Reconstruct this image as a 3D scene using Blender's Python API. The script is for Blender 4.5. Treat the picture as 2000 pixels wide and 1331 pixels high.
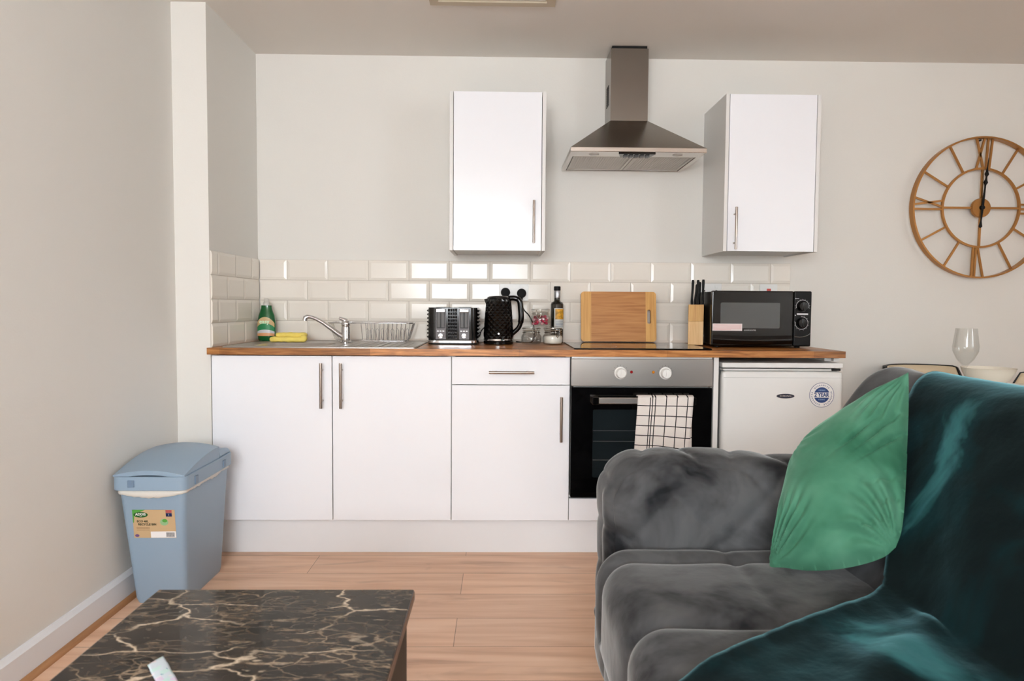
import bpy, bmesh, math, random
from mathutils import Vector, Matrix, noise
from mathutils.geometry import tessellate_polygon
PI = math.pi
random.seed(7)
for o in list(bpy.data.objects): bpy.data.objects.remove(o)
S = bpy.context.scene
C = S.collection

# ---------------------------------------------------------------- camera
D = 3.513            # back wall distance
XL = -1.2066         # kitchen alcove left wall
ZC = 2.2956          # ceiling
ZW = 0.8862          # worktop top
cd = bpy.data.cameras.new('camera'); cam = bpy.data.objects.new('camera', cd); C.objects.link(cam); S.camera = cam
cd.sensor_width = 36; cd.lens = 1363.2*36/2000; cd.clip_start = 0.02
yaw, pit, rol = .0174, .0502, .0070
fw = Vector((math.sin(yaw)*math.cos(pit), math.cos(yaw)*math.cos(pit), -math.sin(pit)))
r0 = Vector((math.cos(yaw), -math.sin(yaw), 0)); u0 = r0.cross(fw)
rr = math.cos(rol)*r0 + math.sin(rol)*u0; uu = -math.sin(rol)*r0 + math.cos(rol)*u0
M = Matrix((rr, uu, -fw)).transposed().to_4x4(); M.translation = Vector((0, 0, 1.07))
cam.matrix_world = M
cd.dof.use_dof = True; cd.dof.focus_distance = 3.0; cd.dof.aperture_fstop = 6.3

# ---------------------------------------------------------------- light
w = bpy.data.worlds.new('daylight'); S.world = w; w.use_nodes = True
w.node_tree.nodes['Background'].inputs[0].default_value = (0.84, 0.92, 1.0, 1)
w.node_tree.nodes['Background'].inputs[1].default_value = 3.5
XWR_ = 3.7
YR = -1.75           # rear wall inner face
def area(name, x0, x1, z0, z1, power, col):
    l = bpy.data.lights.new(name, 'AREA'); l.shape = 'RECTANGLE'; l.size = x1-x0; l.size_y = z1-z0
    l.energy = power; l.color = col
    o = bpy.data.objects.new(name, l); C.objects.link(o)
    o.location = ((x0+x1)/2, YR-.32, (z0+z1)/2); o.rotation_euler = (PI/2, 0, 0)
    return o
WIN = [(-1.2, .42, .92, 2.12)]
area('window_daylight', *WIN[0], 32, (.975, .995, 1.0))
l_ = area('side_fill_light', -.6, .6, .9, 2.1, 6, (.98, .99, 1.0)); l_.location = (XWR_+.3, -.9, 1.5); l_.rotation_euler = (PI/2, 0, PI/2)  # fill lamp added to brighten the left wall and floor
S.view_settings.view_transform = 'Standard'; S.view_settings.look = 'None'
S.view_settings.exposure = 1.58; S.view_settings.gamma = 1; S.view_settings.use_curve_mapping = False

# ---------------------------------------------------------------- materials
def lin(c): return tuple(((v/255+.055)/1.055)**2.4 if v/255 > .04045 else v/255/12.92 for v in c)
MATS = {}
def mat(name, col, rough=.5, metal=0, bump=0, bscale=40, coat=0, var=0, vscale=3, trans=0, ior=1.45, sheen=0, stretch=None, spec=.5, aniso=0):
    if name in MATS: return MATS[name]
    m = bpy.data.materials.new(name); m.use_nodes = True; nt = m.node_tree; b = nt.nodes['Principled BSDF']
    c = lin(col)
    b.inputs['Base Color'].default_value = (*c, 1); b.inputs['Roughness'].default_value = rough
    b.inputs['Metallic'].default_value = metal; b.inputs['Coat Weight'].default_value = coat; b.inputs['Coat Roughness'].default_value = .08
    b.inputs['Transmission Weight'].default_value = trans; b.inputs['IOR'].default_value = ior
    b.inputs['Specular IOR Level'].default_value = spec
    if aniso: b.inputs['Anisotropic'].default_value = aniso
    if sheen: b.inputs['Sheen Weight'].default_value = sheen; b.inputs['Sheen Roughness'].default_value = .3; b.inputs['Sheen Tint'].default_value = (*[min(1, .3+x/(max(c)+1e-4)*.5) for x in c], 1) if max(c) > 2.5*min(c) else (.62, .62, .61, 1)
    if bump or var or stretch:
        tc = nt.nodes.new('ShaderNodeTexCoord'); mp = nt.nodes.new('ShaderNodeMapping'); nt.links.new(tc.outputs['Object'], mp.inputs[0])
        if stretch: mp.inputs['Scale'].default_value = stretch
        if var:
            n = nt.nodes.new('ShaderNodeTexNoise'); n.inputs['Scale'].default_value = vscale; n.inputs['Detail'].default_value = 5
            nt.links.new(mp.outputs[0], n.inputs[0])
            r = nt.nodes.new('ShaderNodeValToRGB'); nt.links.new(n.outputs[0], r.inputs[0])
            r.color_ramp.elements[0].position = .3; r.color_ramp.elements[1].position = .7
            r.color_ramp.elements[0].color = (*[x*(1-var) for x in c], 1); r.color_ramp.elements[1].color = (*[min(1, x*(1+var)) for x in c], 1)
            nt.links.new(r.outputs[0], b.inputs['Base Color'])
        if bump:
            n2 = nt.nodes.new('ShaderNodeTexNoise'); n2.inputs['Scale'].default_value = bscale; n2.inputs['Detail'].default_value = 3
            nt.links.new(mp.outputs[0], n2.inputs[0])
            bp = nt.nodes.new('ShaderNodeBump'); bp.inputs['Strength'].default_value = bump; bp.inputs['Distance'].default_value = .004
            nt.links.new(n2.outputs[0], bp.inputs['Height']); nt.links.new(bp.outputs[0], b.inputs['Normal'])
    MATS[name] = m
    return m
def nodes(m): return m.node_tree.nodes, m.node_tree.links, m.node_tree.nodes['Principled BSDF']

wall_m = mat('wall_paint', (230, 227, 221), .75, bump=.08, bscale=180)
ceil_m = mat('ceiling_paint', (232, 226, 219), .85)
base_m = mat('skirting_gloss', (232, 234, 238), .35)
white_gloss = mat('white_laminate', (243, 244, 249), .16, spec=.5)
white_edge = mat('white_carcass', (226, 224, 221), .4)
tile_m = mat('tile_glaze', (236, 229, 219), .14, spec=.4)
grout_m = mat('grout', (196, 186, 174), .9)
steel = mat('brushed_steel', (176, 172, 168), .3, 1, aniso=.5, bump=.03, bscale=60, stretch=(.3, 8, 8))
hood_steel = mat('hood_steel', (150, 143, 136), .27, 1, aniso=.4, var=.05, vscale=5)
handle_m = mat('satin_nickel', (165, 152, 142), .28, 1)
chrome = mat('chrome', (215, 215, 218), .06, 1)
black_gloss = mat('black_gloss_plastic', (5, 5, 6), .1, spec=.5)
black_matt = mat('black_matt_plastic', (16, 16, 17), .5, spec=.3)
black_glass = mat('black_glass', (6, 6, 7), .03, spec=.7)
dark_glass = mat('oven_window_glass', (26, 33, 36), .05, spec=.6)
white_pl = mat('white_plastic', (232, 231, 228), .3)
fridge_m = mat('fridge_enamel', (224, 224, 222), .25, bump=.02, bscale=90)
grey_pl = mat('grey_shadow_plastic', (150, 152, 150), .4)
glass = bpy.data.materials.new('clear_glass'); glass.use_nodes = True
_n = glass.node_tree; _n.nodes.clear(); _t = _n.nodes.new('ShaderNodeBsdfTransparent'); _t.inputs[0].default_value = (.97, .975, .97, 1)
_g = _n.nodes.new('ShaderNodeBsdfGlossy'); _g.inputs['Roughness'].default_value = .03; _l = _n.nodes.new('ShaderNodeLayerWeight'); _l.inputs[0].default_value = .25; _q = _n.nodes.new('ShaderNodeMath'); _q.operation = 'MULTIPLY_ADD'; _q.inputs[1].default_value = .3; _q.inputs[2].default_value = .03; _n.links.new(_l.outputs['Facing'], _q.inputs[0])
_x = _n.nodes.new('ShaderNodeMixShader'); _o = _n.nodes.new('ShaderNodeOutputMaterial')
_n.links.new(_q.outputs[0], _x.inputs[0]); _n.links.new(_t.outputs[0], _x.inputs[1]); _n.links.new(_g.outputs[0], _x.inputs[2]); _n.links.new(_x.outputs[0], _o.inputs[0])
dark_void = mat('dark_interior', (18, 17, 16), .8)
paper = mat('white_paper', (235, 233, 232), .7)
navy = mat('navy_print', (28, 62, 120), .4)
ink = mat('dark_ink', (35, 34, 34), .6)
liner_m = mat('bin_liner', (238, 234, 226), .35, trans=.15)
bin_m = mat('bin_plastic', (144, 166, 186), .38)
gold = mat('gold_painted_metal', (172, 122, 68), .35, .75)
clock_black = mat('clock_black_metal', (14, 14, 15), .35, .4)
cream = mat('cream_leather', (222, 203, 172), .5)
piping = mat('black_piping', (18, 18, 20), .4)

def wood(name, cols, scale=(2, 30, 30), rough=.45, coat=0, big=(1, 4, 4), bump=.05):
    m = mat(name, cols[1], rough, coat=coat); N, L, b = nodes(m)
    tc = N.new('ShaderNodeTexCoord'); mp = N.new('ShaderNodeMapping'); mp.inputs['Scale'].default_value = scale; L.new(tc.outputs['Object'], mp.inputs[0])
    n = N.new('ShaderNodeTexNoise'); n.inputs['Scale'].default_value = 1.5; n.inputs['Detail'].default_value = 7; n.inputs['Distortion'].default_value = .6
    L.new(mp.outputs[0], n.inputs[0]); r = N.new('ShaderNodeValToRGB'); L.new(n.outputs[0], r.inputs[0])
    r.color_ramp.elements[0].position = .28; r.color_ramp.elements[1].position = .72
    r.color_ramp.elements[0].color = (*lin(cols[0]), 1); r.color_ramp.elements[1].color = (*lin(cols[2]), 1)
    e = r.color_ramp.elements.new(.5); e.color = (*lin(cols[1]), 1)
    L.new(r.outputs[0], b.inputs['Base Color'])
    return m, N, L, b, r, tc
# laminate floor
def floor_material():
    m, N, L, b, r, tc = wood('oak_laminate', [(214, 168, 136), (232, 190, 158), (242, 205, 176)], (1.2, 16, 1), .38)
    br = N.new('ShaderNodeTexBrick'); mp = N.new('ShaderNodeMapping'); L.new(tc.outputs['Object'], mp.inputs[0])
    mp.inputs['Location'].default_value = (.14, -2.139+.199*11, 0)
    L.new(mp.outputs[0], br.inputs[0])
    br.offset = .45; br.offset_frequency = 2; br.inputs['Scale'].default_value = 1
    br.inputs['Brick Width'].default_value = 1.38; br.inputs['Row Height'].default_value = .199; br.inputs['Mortar Size'].default_value = .0012
    br.inputs['Mortar Smooth'].default_value = .2; br.inputs['Bias'].default_value = 0
    br.inputs['Color1'].default_value = (.95, .94, .94, 1); br.inputs['Color2'].default_value = (1.04, 1.02, 1.0, 1); br.inputs['Mortar'].default_value = (.42, .36, .32, 1)
    # knots and long streaks
    n2 = N.new('ShaderNodeTexNoise'); mp2 = N.new('ShaderNodeMapping'); mp2.inputs['Scale'].default_value = (1.6, 6, 1); L.new(tc.outputs['Object'], mp2.inputs[0])
    L.new(mp2.outputs[0], n2.inputs[0]); n2.inputs['Scale'].default_value = 1.6; n2.inputs['Detail'].default_value = 6; n2.inputs['Distortion'].default_value = 1.2
    r2 = N.new('ShaderNodeValToRGB'); L.new(n2.outputs[0], r2.inputs[0]); r2.color_ramp.elements[0].position = .3; r2.color_ramp.elements[1].position = .42
    r2.color_ramp.elements[0].color = (.62, .55, .52, 1); r2.color_ramp.elements[1].color = (1, 1, 1, 1)
    mx = N.new('ShaderNodeMix'); mx.data_type = 'RGBA'; mx.blend_type = 'MULTIPLY'; mx.inputs[0].default_value = 1
    L.new(r.outputs[0], mx.inputs[6]); L.new(br.outputs['Color'], mx.inputs[7])
    mx2 = N.new('ShaderNodeMix'); mx2.data_type = 'RGBA'; mx2.blend_type = 'MULTIPLY'; mx2.inputs[0].default_value = .45
    L.new(mx.outputs[2], mx2.inputs[6]); L.new(r2.outputs[0], mx2.inputs[7]); L.new(mx2.outputs[2], b.inputs['Base Color'])
    return m
floor_m = floor_material()
def worktop_material():
    m, N, L, b, r, tc = wood('oiled_worktop', [(124, 76, 36), (184, 122, 64), (220, 160, 96)], (5, 60, 60), .33)
    br = N.new('ShaderNodeTexBrick'); mp = N.new('ShaderNodeMapping'); L.new(tc.outputs['Object'], mp.inputs[0]); L.new(mp.outputs[0], br.inputs[0])
    mp.inputs['Location'].default_value = (.93+.31*6, -.012, 0)
    br.offset = .37; br.inputs['Scale'].default_value = 1; br.inputs['Brick Width'].default_value = .62; br.inputs['Row Height'].default_value = .045
    br.inputs['Mortar Size'].default_value = .0006; br.inputs['Color1'].default_value = (.62, .6, .62, 1); br.inputs['Color2'].default_value = (1.15, 1.1, 1.05, 1); br.inputs['Mortar'].default_value = (.5, .45, .4, 1)
    mx = N.new('ShaderNodeMix'); mx.data_type = 'RGBA'; mx.blend_type = 'MULTIPLY'; mx.inputs[0].default_value = 1
    L.new(r.outputs[0], mx.inputs[6]); L.new(br.outputs['Color'], mx.inputs[7]); L.new(mx.outputs[2], b.inputs['Base Color'])
    return m
worktop_m = worktop_material()
bamboo_l = wood('bamboo_end_grain_strip', [(196, 140, 72), (214, 160, 88), (226, 176, 104)], (60, 2, 3), .45)[0]
bamboo_d = wood('bamboo_caramel', [(168, 108, 54), (186, 126, 68), (198, 140, 80)], (3, 3, 60), .45)[0]
beech = wood('beech_block', [(214, 166, 104), (228, 184, 124), (236, 196, 140)], (40, 3, 4), .5)[0]
beech_d = wood('beech_block_upper_stave', [(196, 142, 76), (214, 164, 92), (224, 178, 108)], (60, 3, 4), .5)[0]
quarter_m = wood('oak_beading', [(150, 104, 66), (176, 126, 84), (192, 142, 98)], (20, 1.5, 20), .4)[0]

def marble_material():
    m = mat('black_brown_marble', (48, 42, 36), .1, spec=.32); N, L, b = nodes(m)
    tc = N.new('ShaderNodeTexCoord'); mp = N.new('ShaderNodeMapping'); L.new(tc.outputs['Object'], mp.inputs[0])
    mp.inputs['Rotation'].default_value = (0, 0, -.55); mp.inputs['Scale'].default_value = (1, 2.1, 1)
    nz = N.new('ShaderNodeTexNoise'); nz.inputs['Scale'].default_value = 7; nz.inputs['Detail'].default_value = 8; L.new(mp.outputs[0], nz.inputs[0])
    def vadd(k):
        a = N.new('ShaderNodeVectorMath'); a.operation = 'MULTIPLY_ADD'; L.new(nz.outputs['Color'], a.inputs[0]); a.inputs[1].default_value = (k, k, k); L.new(mp.outputs[0], a.inputs[2]); return a
    def vein(scale, k, width, colr, prev, mask_scale, lo, hi):
        v = N.new('ShaderNodeTexVoronoi'); v.feature = 'DISTANCE_TO_EDGE'; v.inputs['Scale'].default_value = scale; L.new(vadd(k).outputs[0], v.inputs['Vector'])
        r = N.new('ShaderNodeValToRGB'); L.new(v.outputs['Distance'], r.inputs[0]); r.color_ramp.elements[0].color = (1, 1, 1, 1); r.color_ramp.elements[1].color = (0, 0, 0, 1)
        r.color_ramp.elements[1].position = width
        ms = N.new('ShaderNodeTexNoise'); ms.inputs['Scale'].default_value = mask_scale; ms.inputs['Detail'].default_value = 3; L.new(tc.outputs['Object'], ms.inputs[0])
        r2 = N.new('ShaderNodeValToRGB'); L.new(ms.outputs[0], r2.inputs[0]); r2.color_ramp.elements[0].position = lo; r2.color_ramp.elements[1].position = hi
        mu = N.new('ShaderNodeMath'); mu.operation = 'MULTIPLY'; L.new(r.outputs[0], mu.inputs[0]); L.new(r2.outputs[0], mu.inputs[1])
        mx = N.new('ShaderNodeMix'); mx.data_type = 'RGBA'; L.new(mu.outputs[0], mx.inputs[0]); L.new(prev, mx.inputs[6]); mx.inputs[7].default_value = (*lin(colr), 1)
        return mx.outputs[2]
    n0 = N.new('ShaderNodeTexNoise'); n0.inputs['Scale'].default_value = 12; n0.inputs['Detail'].default_value = 8; L.new(mp.outputs[0], n0.inputs[0])
    r0_ = N.new('ShaderNodeValToRGB'); L.new(n0.outputs[0], r0_.inputs[0]); r0_.color_ramp.elements[0].position = .35; r0_.color_ramp.elements[1].position = .72
    r0_.color_ramp.elements[0].color = (*lin((20, 17, 15)), 1); r0_.color_ramp.elements[1].color = (*lin((62, 53, 46)), 1)
    c = r0_.outputs[0]
    c = vein(24, .14, .085, (104, 91, 77), c, 9, .42, .66)
    c = vein(11, .16, .036, (152, 133, 112), c, 6, .44, .64)
    c = vein(3.4, .17, .017, (214, 194, 170), c, 4, .42, .52)
    fn = N.new('ShaderNodeTexNoise'); fn.inputs['Scale'].default_value = 34; fn.inputs['Detail'].default_value = 6; fn.inputs['Roughness'].default_value = .7
    mp3 = N.new('ShaderNodeMapping'); mp3.inputs['Rotation'].default_value = (0, 0, -.55); mp3.inputs['Scale'].default_value = (.45, 1.6, 1); L.new(tc.outputs['Object'], mp3.inputs[0]); L.new(mp3.outputs[0], fn.inputs[0])
    fr = N.new('ShaderNodeValToRGB'); L.new(fn.outputs[0], fr.inputs[0]); fr.color_ramp.elements[0].position = .57; fr.color_ramp.elements[1].position = .70
    fx = N.new('ShaderNodeMix'); fx.data_type = 'RGBA'; L.new(fr.outputs[0], fx.inputs[0]); L.new(c, fx.inputs[6]); fx.inputs[7].default_value = (*lin((158, 138, 116)), 1)
    L.new(fx.outputs[2], b.inputs['Base Color'])
    return m
marble_m = marble_material()

def velvet(name, dark, mid, light, scale, lo=.35, hi=.7, sheen=.6, stretch=(1, 1, 1), fine=30):
    m = mat(name, mid, .85, sheen=sheen); N, L, b = nodes(m)
    b.inputs['Specular IOR Level'].default_value = .2
    tc = N.new('ShaderNodeTexCoord'); mp = N.new('ShaderNodeMapping'); mp.inputs['Scale'].default_value = stretch; L.new(tc.outputs['Object'], mp.inputs[0])
    n = N.new('ShaderNodeTexNoise'); n.inputs['Scale'].default_value = scale; n.inputs['Detail'].default_value = 4; n.inputs['Roughness'].default_value = .55; n.inputs['Distortion'].default_value = .4; L.new(mp.outputs[0], n.inputs[0])
    r = N.new('ShaderNodeValToRGB'); L.new(n.outputs[0], r.inputs[0]); r.color_ramp.elements[0].position = lo; r.color_ramp.elements[1].position = hi
    r.color_ramp.elements[0].color = (*lin(dark), 1); r.color_ramp.elements[1].color = (*lin(light), 1)
    e = r.color_ramp.elements.new((lo+hi)/2); e.color = (*lin(mid), 1)
    L.new(r.outputs[0], b.inputs['Base Color'])
    n2 = N.new('ShaderNodeTexNoise'); n2.inputs['Scale'].default_value = fine; n2.inputs['Detail'].default_value = 4; L.new(tc.outputs['Object'], n2.inputs[0])
    bp = N.new('ShaderNodeBump'); bp.inputs['Strength'].default_value = .18; bp.inputs['Distance'].default_value = .006; L.new(n2.outputs[0], bp.inputs['Height']); L.new(bp.outputs[0], b.inputs['Normal'])
    return m
sofa_m = velvet('grey_velvet', (32, 33, 36), (74, 75, 77), (92, 93, 95), 5, .36, .6, .7)
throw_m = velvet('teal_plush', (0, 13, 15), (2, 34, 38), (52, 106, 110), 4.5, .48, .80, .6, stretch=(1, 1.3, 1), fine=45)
N, L, b_ = nodes(throw_m)   # bright patches painted into the plush colour where brushed nap catches light
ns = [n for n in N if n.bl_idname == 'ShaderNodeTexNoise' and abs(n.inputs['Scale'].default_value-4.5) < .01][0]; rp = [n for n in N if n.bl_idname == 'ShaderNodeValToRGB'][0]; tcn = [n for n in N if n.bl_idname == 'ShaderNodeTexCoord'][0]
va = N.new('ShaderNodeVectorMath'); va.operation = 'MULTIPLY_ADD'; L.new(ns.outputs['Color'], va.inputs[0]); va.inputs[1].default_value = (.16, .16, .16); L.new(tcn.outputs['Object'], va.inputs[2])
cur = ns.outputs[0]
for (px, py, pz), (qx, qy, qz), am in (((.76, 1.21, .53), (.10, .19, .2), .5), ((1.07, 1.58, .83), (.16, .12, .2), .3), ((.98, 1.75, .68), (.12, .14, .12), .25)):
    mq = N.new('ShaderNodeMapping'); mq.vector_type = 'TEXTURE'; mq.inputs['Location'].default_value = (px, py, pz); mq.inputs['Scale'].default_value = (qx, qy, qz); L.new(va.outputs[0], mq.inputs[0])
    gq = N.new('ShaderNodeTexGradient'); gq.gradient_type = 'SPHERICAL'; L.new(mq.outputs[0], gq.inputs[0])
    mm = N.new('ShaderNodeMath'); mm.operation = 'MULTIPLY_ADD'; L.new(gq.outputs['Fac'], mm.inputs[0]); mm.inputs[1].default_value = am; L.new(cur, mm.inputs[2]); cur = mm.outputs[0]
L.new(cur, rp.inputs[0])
green_m = velvet('green_velvet', (44, 98, 74), (72, 126, 101), (92, 144, 120), 5, .28, .62, .7, fine=20)

def spin(mb, cx, cy, a):
    a = math.radians(a); c, s = math.cos(a), math.sin(a)
    mb.v = [(cx+(x-cx)*c-(y-cy)*s, cy+(x-cx)*s+(y-cy)*c, z) for x, y, z in mb.v]; return mb
# ---------------------------------------------------------------- mesh helpers
class MB:
    def __init__(s): s.v = []; s.f = []; s.m = []; s.sm = []
    def add(s, vs, fs, m=0, smooth=True):
        k = len(s.v); s.v += [tuple(p) for p in vs]
        for f in fs: s.f.append([i+k for i in f]); s.m.append(m); s.sm.append(smooth)
        return s
    def box(s, x0, x1, y0, y1, z0, z1, m=0):
        return s.add([(x, y, z) for z in (z0, z1) for y in (y0, y1) for x in (x0, x1)],
                     [(0, 2, 3, 1), (4, 5, 7, 6), (0, 1, 5, 4), (2, 6, 7, 3), (0, 4, 6, 2), (1, 3, 7, 5)], m)
    def hexa(s, b, t, m=0):  # 4 bottom + 4 top points, counter-clockwise from above
        return s.add(b+t, [(3, 2, 1, 0), (4, 5, 6, 7)]+[(i, (i+1) % 4, 4+(i+1) % 4, 4+i) for i in range(4)], m)
    def lathe(s, prof, c=(0, 0, 0), n=32, m=0, axis='z', mod=None):
        vs = []; fs = []
        for i, (r, h) in enumerate(prof):
            for j in range(n):
                a = 2*PI*j/n; rr_ = r*(mod(a, h) if mod else 1)
                p = (rr_*math.cos(a), rr_*math.sin(a), h)
                if axis == 'y': p = (p[0], p[2], -p[1])
                vs.append((c[0]+p[0], c[1]+p[1], c[2]+p[2]))
        for i in range(len(prof)-1):
            for j in range(n):
                k = (j+1) % n; fs.append((i*n+j, i*n+k, (i+1)*n+k, (i+1)*n+j))
        if prof[0][0] > 1e-5: fs.append(tuple(range(n-1, -1, -1)))
        if prof[-1][0] > 1e-5: fs.append(tuple((len(prof)-1)*n+j for j in range(n)))
        return s.add(vs, fs, m)
    def tube(s, pts, r, n=8, closed=False, m=0):
        pts = [Vector(p) for p in pts]; N = len(pts); vs = []; fs = []; up = None
        for i, p in enumerate(pts):
            a = pts[(i-1) % N] if (i or closed) else p; b = pts[(i+1) % N] if (i < N-1 or closed) else p
            t = (b-a).normalized()
            if up is None: up = t.orthogonal().normalized()
            up = (up - t*up.dot(t)).normalized(); sd = t.cross(up)
            ri = r[i] if isinstance(r, (list, tuple)) else r
            for j in range(n):
                q = 2*PI*j/n; vs.append(p+up*math.cos(q)*ri+sd*math.sin(q)*ri)
        for i in range(N if closed else N-1):
            for j in range(n):
                a = i*n; b = ((i+1) % N)*n; k = (j+1) % n; fs.append((a+j, a+k, b+k, b+j))
        if not closed: fs += [tuple(range(n-1, -1, -1)), tuple((N-1)*n+j for j in range(n))]
        return s.add(vs, fs, m)
    def grid(s, fn, nu, nv, m=0, closeu=False):
        vs = [fn(i/nu, j/nv) for i in range(nu if closeu else nu+1) for j in range(nv+1)]; fs = []; K = nv+1; R = nu if closeu else nu+1
        for i in range(nu):
            for j in range(nv):
                a = i*K+j; b = ((i+1) % R)*K+j; fs.append((a, b, b+1, a+1))
        mf = m
        s.add(vs, fs, 0 if callable(m) else m)
        if callable(m):
            k = len(s.m)-len(fs); q = 0
            for i in range(nu):
                for j in range(nv): s.m[k+q] = m(i, j); q += 1
        return s
    def slab(s, loops, fn, t, m=0):
        """flat plate: loops of 2d points (first outer, rest holes); fn(a,b,h)->xyz; t thickness"""
        vs3 = [[Vector((a, b, 0)) for a, b in lp] for lp in loops]; tri = tessellate_polygon(vs3)
        flat = [p for lp in loops for p in lp]; n = len(flat)
        vs = [fn(a, b, 0) for a, b in flat]+[fn(a, b, t) for a, b in flat]; fs = []
        for a, b, c in tri: fs += [(a, b, c), (n+c, n+b, n+a)]
        k = 0
        for lp in loops:
            L_ = len(lp)
            for i in range(L_): fs.append((k+i, k+(i+1) % L_, n+k+(i+1) % L_, n+k+i))
            k += L_
        return s.add(vs, fs, m, False)
    def rbox(s, c, h, r, n=10, disp=None, m=0):
        vs = []; fs = []; N_ = n if isinstance(n, (tuple, list)) else (n, n, n)
        def remap(t, H, R):  # t in -1..1; concentrate samples at rounding
            return t*H
        for ax in range(3):
            a1, a2 = (ax+1) % 3, (ax+2) % 3
            for sg in (-1, 1):
                k = len(vs); n1, n2 = N_[a1], N_[a2]
                for i in range(n1+1):
                    for j in range(n2+1):
                        p = [0, 0, 0]; p[ax] = sg*h[ax]; p[a1] = (2*i/n1-1)*h[a1]; p[a2] = (2*j/n2-1)*h[a2]
                        p = Vector(p); q = Vector([max(-(h[d]-r), min(h[d]-r, p[d])) for d in range(3)])
                        dv = p-q
                        if dv.length > 1e-9:
                            nn = dv.normalized(); p = q+nn*r
                        P_ = Vector(c)+p
                        if disp: P_ = disp(P_, (nn if dv.length > 1e-9 else Vector([sg if d == ax else 0 for d in range(3)])))
                        vs.append(P_)
                for i in range(n1):
                    for j in range(n2):
                        a = k+i*(n2+1)+j; f = (a, a+n2+1, a+n2+2, a+1)
                        fs.append(f if sg > 0 else f[::-1])
        return s.add(vs, fs, m)
    def build(s, name, mats, parent=None, bevel=0, smooth=None, seg=2, weld=False, solid=0, subsurf=0):
        me = bpy.data.meshes.new(name)
        off = Vector(OFF.get(root_of(parent), (0, 0, 0))) if parent else Vector((0, 0, 0))
        me.from_pydata([Vector(p)-off for p in s.v], [], s.f)
        if not isinstance(mats, (list, tuple)): mats = [mats]
        for m in mats: me.materials.append(m)
        bm = bmesh.new(); bm.from_mesh(me)
        for f, mi in zip(bm.faces, s.m): f.material_index = mi
        if weld: bmesh.ops.remove_doubles(bm, verts=bm.verts, dist=1e-5)
        bmesh.ops.recalc_face_normals(bm, faces=bm.faces)
        bm.to_mesh(me); bm.free(); me.update()
        if smooth is not None:
            me.shade_smooth()
            if smooth < 180: me.set_sharp_from_angle(angle=math.radians(smooth))
        o = bpy.data.objects.new(name, me); C.objects.link(o)
        if parent: o.parent = parent
        if solid:
            md = o.modifiers.new('solid', 'SOLIDIFY'); md.thickness = solid; md.offset = 1
        if bevel:
            md = o.modifiers.new('bevel', 'BEVEL'); md.width = bevel; md.segments = seg; md.limit_method = 'ANGLE'; md.angle_limit = math.radians(35)
        if subsurf:
            md = o.modifiers.new('sub', 'SUBSURF'); md.levels = subsurf; md.render_levels = subsurf
        return o
OFF = {}
def root_of(o):
    while o.parent: o = o.parent
    return o.name
def tag(o, label, cat, group=None, kind=None):
    o['label'] = label; o['category'] = cat
    if group: o['group'] = group
    if kind: o['kind'] = kind
    return o
def thing(name, label, cat, loc, group=None, local=False, rz=0):
    o = bpy.data.objects.new(name, None); C.objects.link(o); o.location = loc; o.rotation_euler = (0, 0, rz); o.empty_display_size = .05
    tag(o, label, cat, group)
    OFF[o.name] = (0, 0, 0) if local else tuple(loc)
    return o
def struct(o): o['kind'] = 'structure'; return o
def copy_thing(root, loc, rz=0, label=None):
    r = root.copy(); C.objects.link(r); r.location = loc; r.rotation_euler = (0, 0, rz)
    if label: r['label'] = label
    for ch in list(root.children):
        c = ch.copy(); C.objects.link(c); c.parent = r
        for g in list(ch.children):
            d = g.copy(); C.objects.link(d); d.parent = c
    return r
def circ(cx, cy, r, n=32, ry=None, a0=0, a1=2*PI):
    full = abs(a1-a0-2*PI) < 1e-6
    return [(cx+r*math.cos(a0+(a1-a0)*i/(n if full else n-1)), cy+(ry or r)*math.sin(a0+(a1-a0)*i/(n if full else n-1))) for i in range(n)]
def rrect(x0, x1, y0, y1, r, n=6):
    o = []
    for cx, cy, a in ((x1-r, y1-r, 0), (x0+r, y1-r, 90), (x0+r, y0+r, 180), (x1-r, y0+r, 270)):
        for i in range(n+1):
            q = math.radians(a+90*i/n); o.append((cx+r*math.cos(q), cy+r*math.sin(q)))
    return o
def front(y, dirn=-1): return lambda a, b, h: (a, y+dirn*h, b)
def text_mesh(body, size, ext=.0004, bold=0):
    cu = bpy.data.curves.new('lettering', 'FONT'); cu.body = body; cu.size = size; cu.extrude = ext; cu.align_x = 'CENTER'; cu.align_y = 'CENTER'; cu.offset = bold; cu.resolution_u = 2
    o = bpy.data.objects.new('lettering_tmp', cu); C.objects.link(o)
    me = bpy.data.meshes.new_from_object(o.evaluated_get(bpy.context.evaluated_depsgraph_get()))
    vs = [v.co.copy() for v in me.vertices]; fs = [tuple(p.vertices) for p in me.polygons]
    bpy.data.objects.remove(o); bpy.data.curves.remove(cu); bpy.data.meshes.remove(me)
    return vs, fs
def text(mb, body, size, cx, y, cz, m=0, bold=0, sx=1, rot=0):
    vs, fs = text_mesh(body, size, .0003, bold); out = []
    for v in vs:
        a = v.x*sx; b = v.y
        out.append((cx+a*math.cos(rot)-b*math.sin(rot), y-v.z, cz+a*math.sin(rot)+b*math.cos(rot)))
    return mb.add(out, fs, m, False)

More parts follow.
